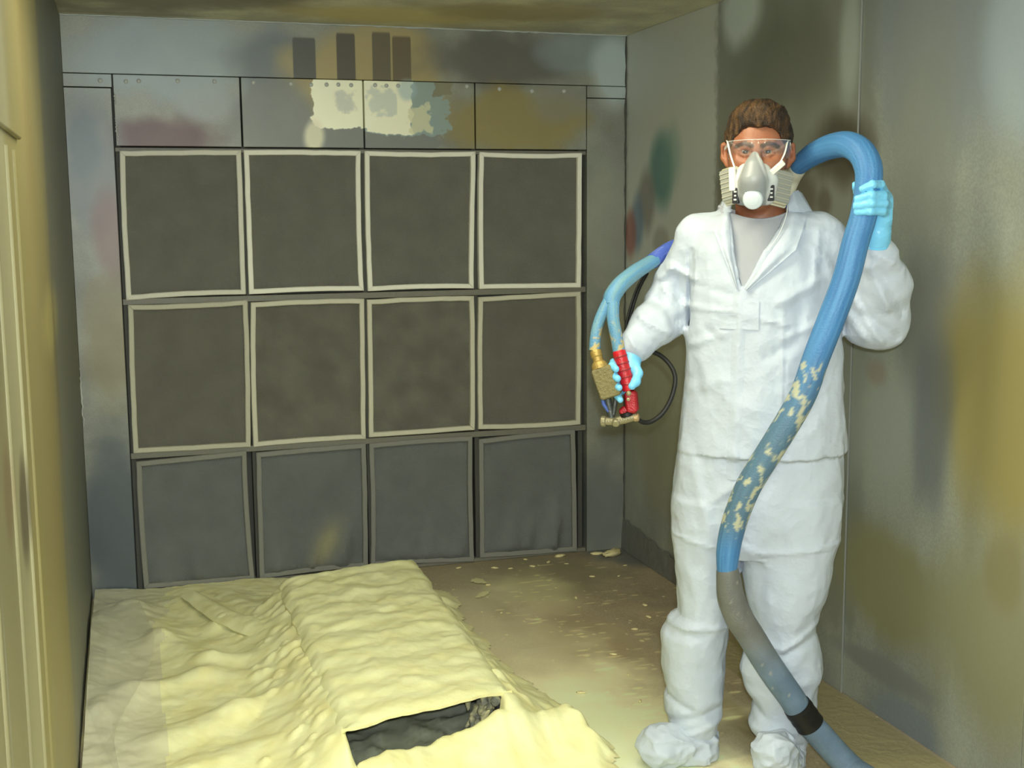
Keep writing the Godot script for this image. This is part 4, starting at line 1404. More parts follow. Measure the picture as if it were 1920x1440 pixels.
	var creases := [
		[Vector2(-0.2307, 1.2714), Vector2(-0.1092, 1.2609), 0.007, 0.0035], [Vector2(-0.0811, 1.2526), Vector2(0.0233, 1.2309), 0.007, 0.004], [Vector2(-0.11, 1.3036), Vector2(-0.2229, 1.3286), 0.010, -0.003],
		[Vector2(-0.221, 1.1707), Vector2(-0.1336, 1.2035), 0.010, 0.004], [Vector2(-0.1789, 1.2145), Vector2(-0.1574, 1.1932), 0.010, -0.004], [Vector2(0.0172, 1.1954), Vector2(0.1055, 1.2346), 0.010, 0.004], [Vector2(-0.0233, 1.145), Vector2(0.0246, 1.1742), 0.014, -0.004],
		[Vector2(-0.2643, 0.655), Vector2(-0.1563, 0.6361), 0.007, 0.004], [Vector2(-0.0759, 0.646), Vector2(-0.0269, 0.6215), 0.008, 0.004], [Vector2(-0.0269, 0.6215), Vector2(0.1694, 0.6431), 0.007, 0.004], [Vector2(-0.0699, 0.6313), Vector2(-0.0119, 0.5819), 0.008, 0.003],
		[Vector2(-0.048, 0.3786), Vector2(0.0357, 0.3583), 0.009, 0.006], [Vector2(0.0357, 0.3583), Vector2(0.1195, 0.4168), 0.009, 0.006], [Vector2(-0.0066, 0.3249), Vector2(0.0445, 0.2826), 0.012, -0.006], [Vector2(0.043, 0.3512), Vector2(0.1063, 0.3782), 0.012, -0.005],
		[Vector2(-0.2765, 0.4037), Vector2(-0.115, 0.3987), 0.009, 0.005], [Vector2(-0.2673, 0.3734), Vector2(-0.1673, 0.3861), 0.012, -0.004], [Vector2(-0.2834, 0.1882), Vector2(-0.2086, 0.1596), 0.010, -0.006], [Vector2(-0.2797, 0.1129), Vector2(-0.1419, 0.1524), 0.012, -0.006], [Vector2(-0.2374, 0.0784), Vector2(-0.1369, 0.1136), 0.010, 0.005],
		[Vector2(-0.0692, 0.1893), Vector2(-0.003, 0.148), 0.012, -0.005], [Vector2(-0.0452, 0.0744), Vector2(0.0853, 0.07), 0.010, -0.006], [Vector2(-0.0532, 0.1127), Vector2(0.0841, 0.1211), 0.012, 0.005],
		[Vector2(-0.2873, 1.3713), Vector2(-0.2231, 1.3429), 0.010, 0.006], [Vector2(-0.2657, 1.3428), Vector2(-0.2565, 1.2855), 0.012, -0.008], [Vector2(-0.3011, 1.314), Vector2(-0.2363, 1.2642), 0.009, 0.007], [Vector2(-0.3224, 1.2851), Vector2(-0.2645, 1.2279), 0.012, -0.006], [Vector2(-0.3581, 1.2487), Vector2(-0.2785, 1.1989), 0.010, 0.006], [Vector2(-0.3579, 1.2124), Vector2(-0.307, 1.1695), 0.010, -0.005], [Vector2(-0.3796, 1.1976), Vector2(-0.3473, 1.1471), 0.008, 0.005],
		[Vector2(0.2284, 1.4132), Vector2(0.3092, 1.372), 0.009, 0.005], [Vector2(0.223, 1.3719), Vector2(0.2729, 1.2683), 0.012, 0.008], [Vector2(0.2496, 1.3719), Vector2(0.3134, 1.2479), 0.010, -0.005], [Vector2(0.192, 1.2886), Vector2(0.2625, 1.1776), 0.010, 0.007], [Vector2(0.2228, 1.247), Vector2(0.3021, 1.1921), 0.012, -0.007], [Vector2(0.1797, 1.2466), Vector2(0.229, 1.1771), 0.010, 0.006], [Vector2(0.1148, 1.3995), Vector2(0.1508, 1.3162), 0.012, 0.005],
		[Vector2(-0.2282, 1.4139), Vector2(-0.2329, 1.211), 0.006, -0.008], [Vector2(-0.2774, 1.3713), Vector2(-0.3114, 1.3426), 0.010, 0.008], [Vector2(0.0994, 1.4687), Vector2(0.0891, 1.3438), 0.010, 0.004], [Vector2(0.0014, 1.2873), Vector2(0.1094, 1.3439), 0.014, 0.005], [Vector2(0.0453, 1.1745), Vector2(0.0563, 1.2877), 0.016, -0.004],
		[Vector2(0.0097, 1.2873), Vector2(0.0139, 0.9005), 0.005, 0.0025], [Vector2(-0.2195, 1.0546), Vector2(-0.1345, 1.0854), 0.016, 0.003], [Vector2(-0.2172, 0.8635), Vector2(-0.1566, 0.6571), 0.018, 0.004], [Vector2(-0.1016, 0.8084), Vector2(-0.1582, 0.7617), 0.012, 0.005]]
	f.warp(func(p: Vector3) -> float:
		var d := -0.003 * soft.get_noise_3d(p.x * 8.0, p.y * 6.0, p.z * 8.0) - 0.005 * (fold.get_noise_3d(p.x * 4.5, p.y * 3.6, p.z * 4.5) + 0.2) - 0.0028 * fold.get_noise_3d(p.x * 11.0 + 5.0, p.y * 8.0, p.z * 11.0)
		if p.z > -0.09:
			var q := Vector2(p.x, p.y)
			for c in creases:
				var lo: Vector2 = c[0]
				if absf(q.y - lo.y) > 0.4:
					continue
				var e := seg_dist(q, c[0], c[1]) / float(c[2])
				if e < 2.5:
					d -= float(c[3]) * 1.35 * exp(-e * e)
		return d, 0.03)
	var b := MB.new()
	f.mesh(b)
	put("coverall", b, M.suit, t)
	# placket over the zip
	var rows := []
	for i in 60:
		var w := i / 59.0
		var c := Vector2(-0.0948, 1.315).lerp(Vector2(-0.1061, 0.823), w)
		var row := []
		for j in 7:
			var s := (j - 3) / 3.0
			var p := front(f, c.x + s * 0.017, c.y, 0.0045 - 0.004 * absf(s) + 0.001 * soft.get_noise_2d(w * 14.0, s))
			row.append(p)
		rows.append(row)
	b = MB.new()
	b.sheet(rows, Vector3.BACK, null, null, 0.002)
	put("zip_placket", b, M.suit, t)
	for k in [[1353, Vector2(-0.1471, 1.2549), Vector2(-0.1029, 1.2182)], [0, Vector2(-0.0874, 1.2924), Vector2(-0.047, 1.2174)]]:
		rows = []
		for i in 10:
			var row := []
			for j in 10:
				row.append(front(f, lerpf(k[1].x, k[2].x, j / 9.0), lerpf(k[1].y, k[2].y, i / 9.0), 0.0035))
			rows.append(row)
		b = MB.new()
		b.sheet(rows, Vector3.BACK, null, null, 0.0012)
		put("chest_patch", b, M.suit, t)
	# lapels folded back from the open neck
	lapel(t, f, [Vector2(-0.1288, 1.5174), Vector2(-0.1251, 1.4559), Vector2(-0.1172, 1.3997), Vector2(-0.1005, 1.3235)], [Vector2(-0.1565, 1.5093), Vector2(-0.1657, 1.4673), Vector2(-0.1425, 1.411), Vector2(-0.1047, 1.3206)])
	lapel(t, f, [Vector2(0.0237, 1.5162), Vector2(0.0057, 1.4692), Vector2(-0.0259, 1.408), Vector2(-0.0838, 1.3207)], [Vector2(0.0674, 1.5048), Vector2(0.0549, 1.4607), Vector2(0.041, 1.4191), Vector2(-0.0767, 1.3151)])
	# stand-up collar behind the neck
	for s in [[[Vector3(0.0235, 1.5135, 0.045), Vector3(0.0506, 1.5132, 0.025), Vector3(0.084, 1.5129, -0.02), Vector3(0.0853, 1.5157, -0.075)], [Vector3(0.0176, 1.5437, 0.02), Vector3(0.0321, 1.5657, 0), Vector3(0.0446, 1.5716, -0.03), Vector3(0.0564, 1.5637, -0.07)]], [[Vector3(-0.1257, 1.5147, 0.045), Vector3(-0.1487, 1.5121, 0.02), Vector3(-0.1678, 1.5093, -0.03), Vector3(-0.1646, 1.512, -0.08)], [Vector3(-0.1242, 1.534, 0.02), Vector3(-0.1395, 1.5483, -0.01), Vector3(-0.1468, 1.5516, -0.05), Vector3(-0.1429, 1.5519, -0.09)]]]:
		rows = []
		for i in 14:
			var row := []
			for j in 22:
				var u := 3.0 * j / 21.0
				var e := mini(int(u), 2)
				var w := i / 13.0
				var p: Vector3 = s[0][e].lerp(s[0][e + 1], u - e).lerp(s[1][e].lerp(s[1][e + 1], u - e), w)
				row.append(p + Vector3(0, 0, 0.012 * sin(w * PI)))
			rows.append(row)
		b = MB.new()
		b.sheet(rows, Vector3.BACK, null, null, 0.003)
		put("collar", b, M.suit, t)
	# grey t-shirt in the notch
	rows = []
	for i in 30:
		var w := i / 29.0
		var row := []
		for j in 31:
			var s := (j - 15) / 15.0
			var x := lerpf(0.1052, 0.0309, w) * s + -0.0527
			var y := lerpf(1.496 + 0.036 * s * s, 1.3039, w)
			var z := 0.050 + (1.5113 - y) * 0.33 + 0.018 - 0.010 * pow(1.0 - w, 10.0) - 0.046 * s * s * (1.0 - w) + 0.003 * soft.get_noise_2d(x * 14.0, y * 9.0)
			row.append(Vector3(x, y, z))
		rows.append(row)
	b = MB.new()
	b.sheet(rows, Vector3.BACK, null, null, 0.002)
	put("t_shirt", b, M.shirt, t)
	var hem := []
	for j in 31:
		hem.append(rows[0][j] + Vector3(0, -0.002, -0.0025))
	b = MB.new()
	var hr := []
	hr.resize(31)
	hr.fill(0.0045)
	b.tube(hem, hr, 8)
	put("neckband", b, M.shirt, t)
	# shoe covers
	for k in [[Vector3(-0.1983, 0.0565, 0), Vector3(-0.2054, 0.0173, 0.02), Vector3(-0.2996, 0.0573, 0.1), Vector3(-0.2085, -0.0118, -0.03), 0.0], [Vector3(0.0368, 0.0469, 0.01), Vector3(0.0314, 0.0289, 0.04), Vector3(0.0106, 0.0981, 0.17), Vector3(0.0378, 0.0008, -0.03), 1.0]]:
		var s := Field.new(k[0].min(k[2]).min(k[3]) - Vector3(0.09, 0.12, 0.08), k[0].max(k[2]).max(k[3]) + Vector3(0.09, 0.08, 0.10), 0.006)
		s.capsule(k[0], k[1], 0.050, 0.054, 0.02)
		s.capsule(k[1], k[2], 0.052, 0.047, 0.03)
		s.capsule(k[3], k[1], 0.046, 0.05, 0.03)
		s.capsule(k[2].lerp(k[1], 0.35) + Vector3(0, 0.012, 0), k[2].lerp(k[1], 0.1), 0.048, 0.044, 0.03)
		s.warp(func(p: Vector3) -> float:
			return -0.012 * fold.get_noise_3d(p.x * 9.0, p.y * 12.0, p.z * 9.0) - 0.003 * soft.get_noise_3d(p.x * 18.0, p.y * 18.0, p.z * 18.0) - 0.006 * exp(-pow((p.y - k[0].y + 0.0) / 0.01, 2.0)), 0.03)
		# flat sole
		for z in s.nz:
			for y in s.ny:
				var yy := s.o.y + y * s.h
				var q := (z * s.ny + y) * s.nx
				for x in s.nx:
					s.d[q + x] = maxf(s.d[q + x], 0.002 - yy)
		b = MB.new()
		s.mesh(b)
		put("shoe_cover", b, M.suit, t)
	body(t)
	head(t)
	respirator(t)
	gloves(t)

func lapel(t: Node3D, f: Field, inner: Array, outer: Array) -> void:
	var rows := []
	for i in 40:
		var u := 3.0 * i / 39.0
		var e := mini(int(u), 2)
		var a: Vector2 = inner[e].lerp(inner[e + 1], u - e)
		var c: Vector2 = outer[e].lerp(outer[e + 1], u - e)
		var row := []
		for j in 12:
			var w := j / 11.0
			var p := a.lerp(c, w)
			var q := front(f, p.x, p.y)
			# the roll stands off the chest and the tip lies on it
			var s := front(f, c.x + (c.x - a.x) * 0.3, c.y)
			q.z = maxf(q.z, s.z - 0.01) + 0.006 + 0.009 * w * sin(PI * u / 3.0) + 0.010 * sin(PI * minf(w * 1.2, 1.0)) * (1.0 - w * 0.6)
			row.append(q)
		rows.append(row)
	var b := MB.new()
	b.sheet(rows, Vector3.BACK, null, null, 0.0025)
	put("lapel", b, M.suit, t)

# the body: one skin from head to ankles, most of it inside the clothes
func body(t: Node3D) -> void:
	var b := MB.new()
	b.col = lin(186, 120, 88)
	var f := Field.new(Vector3(-0.42, 0.06, -0.22), Vector3(0.42, 1.50, 0.20), 0.013)
	f.loft([[1.4832, -0.0549, -0.03, 0.0521, 0.05], [1.455, -0.0516, -0.03, 0.1182, 0.07], [1.3707, -0.0468, -0.02, 0.1425, 0.09], [1.2009, -0.0396, -0.01, 0.1325, 0.09], [0.9701, -0.0352, -0.01, 0.1408, 0.09], [0.7959, -0.0426, 0, 0.1592, 0.095], [0.6774, -0.0438, 0, 0.1565, 0.08]], 0.03)
	f.chain([Vector3(-0.1647, 0.7167, 0), Vector3(-0.1849, 0.3896, 0), Vector3(-0.205, 0.0563, -0.01)], [0.075, 0.048, 0.034], 0.03)
	f.chain([Vector3(0.0416, 0.7257, 0), Vector3(0.0352, 0.381, 0), Vector3(0.0338, 0.05, 0)], [0.075, 0.050, 0.034], 0.03)
	f.chain([Vector3(-0.1623, 1.4386, -0.025), Vector3(-0.2046, 1.4345, -0.025), Vector3(-0.2524, 1.3402, -0.05), Vector3(-0.2796, 1.255, -0.058), Vector3(-0.3308, 1.2093, 0.025), Vector3(-0.3773, 1.1638, 0.092), Vector3(-0.3867, 1.1384, 0.095)], [0.042, 0.036, 0.032, 0.028, 0.024, 0.020, 0.020], 0.02)
	f.chain([Vector3(0.06, 1.4379, -0.025), Vector3(0.1082, 1.4292, -0.03), Vector3(0.2562, 1.2473, -0.035), Vector3(0.2409, 1.4321, 0.092), Vector3(0.2434, 1.4562, 0.1)], [0.045, 0.042, 0.036, 0.022, 0.022], 0.03)
	f.mesh(b)
	# head and neck on a finer grid
	var h := Field.new(Vector3(-0.1686, 1.4533, -0.15), Vector3(0.042, 1.7896, 0.16), 0.0036)
	h.capsule(Vector3(-0.0464, 1.448, -0.03), Vector3(-0.0546, 1.5879, -0.02), 0.070, 0.062, 0.03)
	h.ellip(Vector3(-0.0606, 1.6938, -0.01), Vector3(0.080, 0.098, 0.100), 0.02)
	h.ellip(Vector3(-0.0601, 1.6281, 0.022), Vector3(0.070, 0.085, 0.074), 0.03)
	h.ellip(Vector3(-0.0611, 1.5633, 0.048), Vector3(0.036, 0.026, 0.034), 0.03)
	h.capsule(Vector3(-0.1148, 1.5882, 0), Vector3(-0.0692, 1.5499, 0.04), 0.024, 0.02, 0.03)
	h.capsule(Vector3(-0.0023, 1.5868, 0), Vector3(-0.0529, 1.5497, 0.04), 0.024, 0.02, 0.03)
	h.capsule(Vector3(-0.0922, 1.683, 0.08), Vector3(-0.0679, 1.6781, 0.088), 0.011, 0.010, 0.014)
	h.capsule(Vector3(-0.0255, 1.6817, 0.08), Vector3(-0.0493, 1.6778, 0.088), 0.011, 0.010, 0.014)
	h.capsule(Vector3(-0.1054, 1.641, 0.062), Vector3(-0.0917, 1.6338, 0.068), 0.022, 0.020, 0.02)
	h.capsule(Vector3(-0.0114, 1.6394, 0.062), Vector3(-0.0246, 1.6327, 0.068), 0.022, 0.020, 0.02)
	h.ellip(Vector3(-0.0901, 1.6635, 0.095), Vector3(0.021, 0.012, 0.016), 0.012, Basis(), true)
	h.ellip(Vector3(-0.033, 1.6625, 0.095), Vector3(0.021, 0.012, 0.016), 0.012, Basis(), true)
	h.chain([Vector3(-0.0599, 1.6753, 0.088), Vector3(-0.0617, 1.6454, 0.103), Vector3(-0.0623, 1.621, 0.116)], [0.009, 0.011, 0.014], 0.012)
	h.capsule(Vector3(-0.0772, 1.6191, 0.098), Vector3(-0.0453, 1.6186, 0.098), 0.011, 0.011, 0.012)
	h.capsule(Vector3(-0.0821, 1.5819, 0.088), Vector3(-0.0394, 1.5813, 0.088), 0.008, 0.008, 0.012)
	for s in [[Vector3(-0.1473, 1.6874, -0.012), Vector3(-0.1456, 1.6571, -0.016), Vector3(-0.1379, 1.6371, -0.004)], [Vector3(0.0255, 1.6841, -0.012), Vector3(0.0262, 1.6541, -0.016), Vector3(0.0184, 1.6346, -0.004)]]:
		h.chain(s, [0.0105, 0.010, 0.007], 0.008)
		h.ellip((s[0] + s[1]) * 0.5 + Vector3(0, 0, 0.012), Vector3(0.006, 0.014, 0.010), 0.006, Basis(), true)
	for s in [[Vector3(-0.1026, 1.6737, 0.0835), Vector3(-0.0905, 1.6772, 0.0885), Vector3(-0.0772, 1.6718, 0.0845)], [Vector3(-0.0465, 1.6712, 0.0845), Vector3(-0.0333, 1.6761, 0.0885), Vector3(-0.0213, 1.6721, 0.0835)], [Vector3(-0.1025, 1.663, 0.082), Vector3(-0.0903, 1.6573, 0.085), Vector3(-0.0784, 1.6612, 0.083)], [Vector3(-0.045, 1.6606, 0.083), Vector3(-0.0329, 1.6563, 0.085), Vector3(-0.0211, 1.6615, 0.082)]]:
		h.chain(s, [0.0042, 0.0048, 0.0042], 0.005)
	var brow := [[Vector2(-0.1136, 1.682), Vector2(-0.0918, 1.6884), Vector2(-0.0725, 1.6812)], [Vector2(-0.0479, 1.6808), Vector2(-0.0289, 1.6872), Vector2(-0.0084, 1.6786)]]
	h.mesh(b, func(p: Vector3, n: Vector3) -> Color:
		var c := lin(158, 102, 72)
		var m := soft.get_noise_3d(p.x * 22.0, p.y * 22.0, p.z * 22.0)
		c = c.lerp(lin(138, 80, 58), clampf(0.25 + m * 0.7, 0.0, 0.7))
		if p.z > 0.03:
			var q := Vector2(p.x, p.y)
			for k in brow:
				var d := minf(seg_dist(q, k[0], k[1]), seg_dist(q, k[1], k[2])) + fine.get_noise_2d(p.x * 120.0, p.y * 60.0) * 0.002
				c = c.lerp(lin(46, 30, 22), 0.9 * smoothstep(0.0080, 0.0040, d))
			if n.y < 0.6 and p.y < 1.6247:
				c = c.lerp(lin(120, 84, 66), 0.35) # stubble
		return c)
	put("body", b, M.skin, t)
	# eyes
	for e in [Vector3(-0.09, 1.667, 0.0765), Vector3(-0.0332, 1.666, 0.0765)]:
		var eb := MB.new()
		var s := SphereMesh.new()
		s.radius = 0.0125
		s.height = 0.025
		s.radial_segments = 40
		s.rings = 40
		var arr := s.get_mesh_arrays()
		for i in arr[Mesh.ARRAY_VERTEX].size():
			var v: Vector3 = arr[Mesh.ARRAY_VERTEX][i]
			var d := Vector2(v.x, v.y).length()
			eb.col = lin(150, 138, 130)
			if v.z > 0.0 and d < 0.0064:
				eb.col = lin(52, 46, 40)
			if v.z > 0.0 and d < 0.0026:
				eb.col = lin(12, 12, 12)
			eb.v(e + v, arr[Mesh.ARRAY_NORMAL][i])
		var ind: PackedInt32Array = arr[Mesh.ARRAY_INDEX]
		for i in range(0, ind.size(), 3):
			eb.tri(ind[i], ind[i + 1], ind[i + 2])
		put("eye", eb, M.eye, t)

func head(t: Node3D) -> void:
	# short brown hair: a cap with a face opening, roughened into tufts
	var f := Field.new(Vector3(-0.1638, 1.5849, -0.16), Vector3(0.0317, 1.8032, 0.14), 0.0036)
	f.ellip(Vector3(-0.0594, 1.7023, -0.014), Vector3(0.088, 0.104, 0.107), 0.01)
	f.ellip(Vector3(-0.057, 1.7538, 0.03), Vector3(0.066, 0.042, 0.062), 0.03)
	f.ellip(Vector3(-0.0804, 1.6511, 0.1), Vector3(0.056, 0.080, 0.088), 0.010, Basis(), true)
	f.ellip(Vector3(-0.034, 1.6503, 0.1), Vector3(0.050, 0.080, 0.088), 0.010, Basis(), true)
	f.ellip(Vector3(-0.058, 1.587, 0.02), Vector3(0.13, 0.085, 0.085), 0.01, Basis(), true)
	f.ellip(Vector3(-0.1492, 1.662, 0), Vector3(0.026, 0.034, 0.035), 0.008, Basis(), true)
	f.ellip(Vector3(0.0286, 1.6589, 0), Vector3(0.026, 0.034, 0.035), 0.008, Basis(), true)
	f.warp(func(p: Vector3) -> float: return -0.005 * fine.get_noise_3d(p.x * 55.0 + p.z * 14.0, p.y * 26.0, p.z * 16.0) - 0.003 * fine.get_noise_3d(p.x * 140.0, p.y * 40.0, p.z * 40.0), 0.02)
	var b := MB.new()
	f.mesh(b, func(p: Vector3, _n: Vector3) -> Color:
		var m := fine.get_noise_3d(p.x * 60.0 + p.z * 20.0, p.y * 16.0, p.z * 14.0)
		return lin(38, 26, 17).lerp(lin(100, 70, 38), clampf(0.30 + m * 1.1, 0.0, 1.0)))
	put("hair", b, M.hair, t)
	# clear wrap-round glasses
	var g := MB.new()
	var rows := []
	for i in 12:
		var row := []
		for j in 41:
			var s := (j - 20) / 20.0
			var y := lerpf(1.6947, 1.6536 - 0.004 * cos(s * PI * 2.0) * 1.0, i / 11.0)
			var z := 0.119 - 0.070 * pow(absf(s), 2.6) + 0.006 * exp(-pow((absf(s) - 0.28) / 0.22, 2.0)) - 0.020 * pow(i / 11.0 - 0.12, 2.0)
			row.append(Vector3(-0.0569 + s * 0.079, y, z))
		rows.append(row)
	g.sheet(rows, Vector3.BACK, null, null, 0.0022)
	var lens := put("safety_glasses", g, M.clear, t)
	var rim := MB.new()
	var rr := []
	rr.resize(41)
	rr.fill(0.001)
	var up := []
	for j in 41:
		up.append(rows[0][j] + Vector3(0, 0.001, 0))
	rim.tube(up, rr, 8)
	put("brow_rim", rim, M.frost, lens)
	for s in [[rows[2][0], Vector3(-0.1449, 1.6794, 0.01), Vector3(-0.1451, 1.6771, -0.03)], [rows[2][40], Vector3(0.0241, 1.6762, 0.01), Vector3(0.0231, 1.674, -0.03)]]:
		var a := MB.new()
		var dd: Vector3 = (s[1] - s[0])
		for k in 2:
			var e: Vector3 = s[k + 1] - s[k]
			var Z := e.normalized()
			var X := Vector3.UP.cross(Z).normalized()
			a.box((s[k] + s[k + 1]) * 0.5, Vector3(0.0025, 0.009 - 0.002 * k, e.length() + 0.002), 0.001, Basis(X, Z.cross(X), Z))
		put("temple_arm", a, M.frost, lens)

func respirator(t: Node3D) -> void:
	var f := Field.new(Vector3(-0.1333, 1.523, 0.03), Vector3(-0.0002, 1.6694, 0.185), 0.0034)
	f.chain([Vector3(-0.0656, 1.6555, 0.116), Vector3(-0.0661, 1.6284, 0.132), Vector3(-0.0667, 1.5966, 0.138), Vector3(-0.0665, 1.5651, 0.118)], [0.011, 0.020, 0.030, 0.036], 0.02)
	f.capsule(Vector3(-0.1037, 1.5955, 0.092), Vector3(-0.029, 1.5945, 0.092), 0.024, 0.024, 0.025)
	f.capsule(Vector3(-0.0952, 1.5578, 0.085), Vector3(-0.0363, 1.5571, 0.085), 0.026, 0.026, 0.025)
	f.capsule(Vector3(-0.0906, 1.6219, 0.1), Vector3(-0.0427, 1.6212, 0.1), 0.014, 0.014, 0.02)
	var b := MB.new()
	var ca := Vector2(-0.0679, 1.6551)
	f.mesh(b, func(p: Vector3, _n: Vector3) -> Color:
		# a darker grey hood down the middle, paler rubber either side
		var w := lerpf(0.010, 0.036, clampf((ca.y - p.y) / 0.06, 0.0, 1.0))
		return lin(150, 152, 152).lerp(lin(206, 208, 204), smoothstep(w - 0.003, w + 0.003, absf(p.x - ca.x + 0.003))))
	var r := put("respirator", b, M.plastic, t)
	# hood edge
	var hood := MB.new()
	var fo := Field.new(Vector3(-0.1048, 1.558, 0.08), Vector3(-0.0257, 1.6622, 0.185), 0.0034)
	fo.chain([Vector3(-0.0654, 1.6525, 0.124), Vector3(-0.0659, 1.6256, 0.139), Vector3(-0.0665, 1.5964, 0.146)], [0.008, 0.017, 0.026], 0.012)
	fo.mesh(hood)
	hood.col = Color.WHITE
	for i in hood.C.size():
		hood.C[i] = lin(158, 160, 158)
	put("hood", hood, M.plastic, r)
	var v := MB.new()
	v.col = lin(206, 214, 218)
	var ax := Vector3(0.0, -0.28, 1.0)
	v.lathe(Vector3(-0.0673, 1.5516, 0.128), ax, [Vector2(0.024, 0.0), Vector2(0.0255, 0.010), Vector2(0.025, 0.024), Vector2(0.022, 0.029), Vector2(0.012, 0.032), Vector2(0, 0.033)], 32)
	v.lathe(Vector3(-0.0676, 1.5675, 0.132), Vector3(0, 0.2, 1), [Vector2(0.022, 0.0), Vector2(0.0225, 0.014), Vector2(0.020, 0.019), Vector2(0, 0.021)], 32)
	put("exhale_valve", v, M.plastic, r)
	# filter cartridges: flat rounded boxes swept back along the cheeks
	for s in [-1.0, 1.0]:
		var c: Vector3 = Vector3(-0.1269, 1.5853, 0.078) if s < 0 else Vector3(0.0019, 1.5784, 0.074)
		var X := Vector3(-0.50 * s, -0.06, 0.0)
		var Z := Vector3(s * 0.62, 0.05, 0.78).normalized()
		var Y := Vector3(s * 0.27, 1.0, 0.0)
		Y = (Y - Z * Y.dot(Z)).normalized()
		X = Y.cross(Z)
		var Bs := Basis(X, Y, Z)
		var box := MB.new()
		box.col = lin(196, 188, 160)
		box.box(c - Z * 0.006, Vector3(0.066, 0.092, 0.020), 0.009, Bs)
		box.col = lin(212, 206, 180)
		box.box(c - Z * 0.016, Vector3(0.072, 0.098, 0.010), 0.005, Bs)
		put("cartridge_case", box, M.plastic, r)
		var pd := MB.new()
		pd.col = lin(150, 150, 140)
		pd.box(c + Z * 0.005, Vector3(0.054, 0.080, 0.006), 0.003, Bs)
		for k in 6:
			pd.col = lin(176, 172, 154)
			pd.box(c + Z * 0.009 + Y * (k - 2.5) * 0.012, Vector3(0.050, 0.0035, 0.003), 0.0012, Bs)
		put("cartridge_pad", pd, M.plastic, r)
		# dark printed band on the inner side, with pale blocks
		var lb := MB.new()
		var lc: Vector3 = Vector3(-0.1104, 1.5563, 0.112) if s < 0 else Vector3(-0.0242, 1.562, 0.112)
		var Bl := Basis(Vector3(1, 0, -s * 0.35).normalized(), Vector3.UP, Vector3(s * 0.35, 0, 1).normalized())
		lb.col = lin(40, 42, 44)
		lb.box(lc, Vector3(0.017, 0.040, 0.012), 0.002, Bl)
		put("label_band", lb, M.plastic, r)
		var lm := MB.new()
		lm.col = lin(214, 214, 208)
		for k in 3:
			lm.box(lc + Bl * Vector3(0.0, 0.010 - k * 0.010, 0.0064), Vector3(0.0075 - 0.002 * (k % 2), 0.004, 0.0006), 0.0002, Bl)
		put("label_print", lm, M.plastic, r)
		var cl := MB.new()
		cl.col = lin(238, 236, 222)
		if s < 0:
			cl.box(Vector3(-0.1205, 1.5979, 0.112), Vector3(0.018, 0.060, 0.010), 0.003, Basis(Vector3.BACK, 0.05) * Basis(Vector3.UP, -0.4))
		else:
			cl.box(Vector3(-0.0084, 1.6257, 0.108), Vector3(0.016, 0.042, 0.009), 0.003, Basis(Vector3.BACK, -0.85) * Basis(Vector3.UP, 0.4))
		put("strap_clip", cl, M.plastic, r)
		var st := MB.new()
		st.col = lin(232, 232, 224)
		var q := [Vector3(-0.113, 1.622, 0.108), Vector3(-0.1263, 1.6603, 0.092), Vector3(-0.1348, 1.6916, 0.06), Vector3(-0.1401, 1.7004, 0)] if s < 0 else [Vector3(-0.011, 1.6232, 0.105), Vector3(0.0067, 1.6579, 0.092), Vector3(0.0141, 1.6887, 0.06), Vector3(0.0169, 1.6972, 0)]
		var o := smooth(q, [0.0038, 0.0038, 0.0038, 0.0038], 6)
		st.tube(o[0], o[1], 10, true, null, null, 0.4)
		put("strap", st, M.plastic, r)
	var sg := MB.new()
	sg.col = lin(236, 236, 232)
	var o2 := smooth([Vector3(0.0174, 1.5492, 0.02), Vector3(0.0166, 1.5109, 0.085), Vector3(0.0004, 1.4628, 0.112), Vector3(-0.0277, 1.4176, 0.128)], [0.0012, 0.0012, 0.0012, 0.0012], 8)
	sg.tube(o2[0], o2[1], 6)
	put("neck_cord", sg, M.plastic, r)

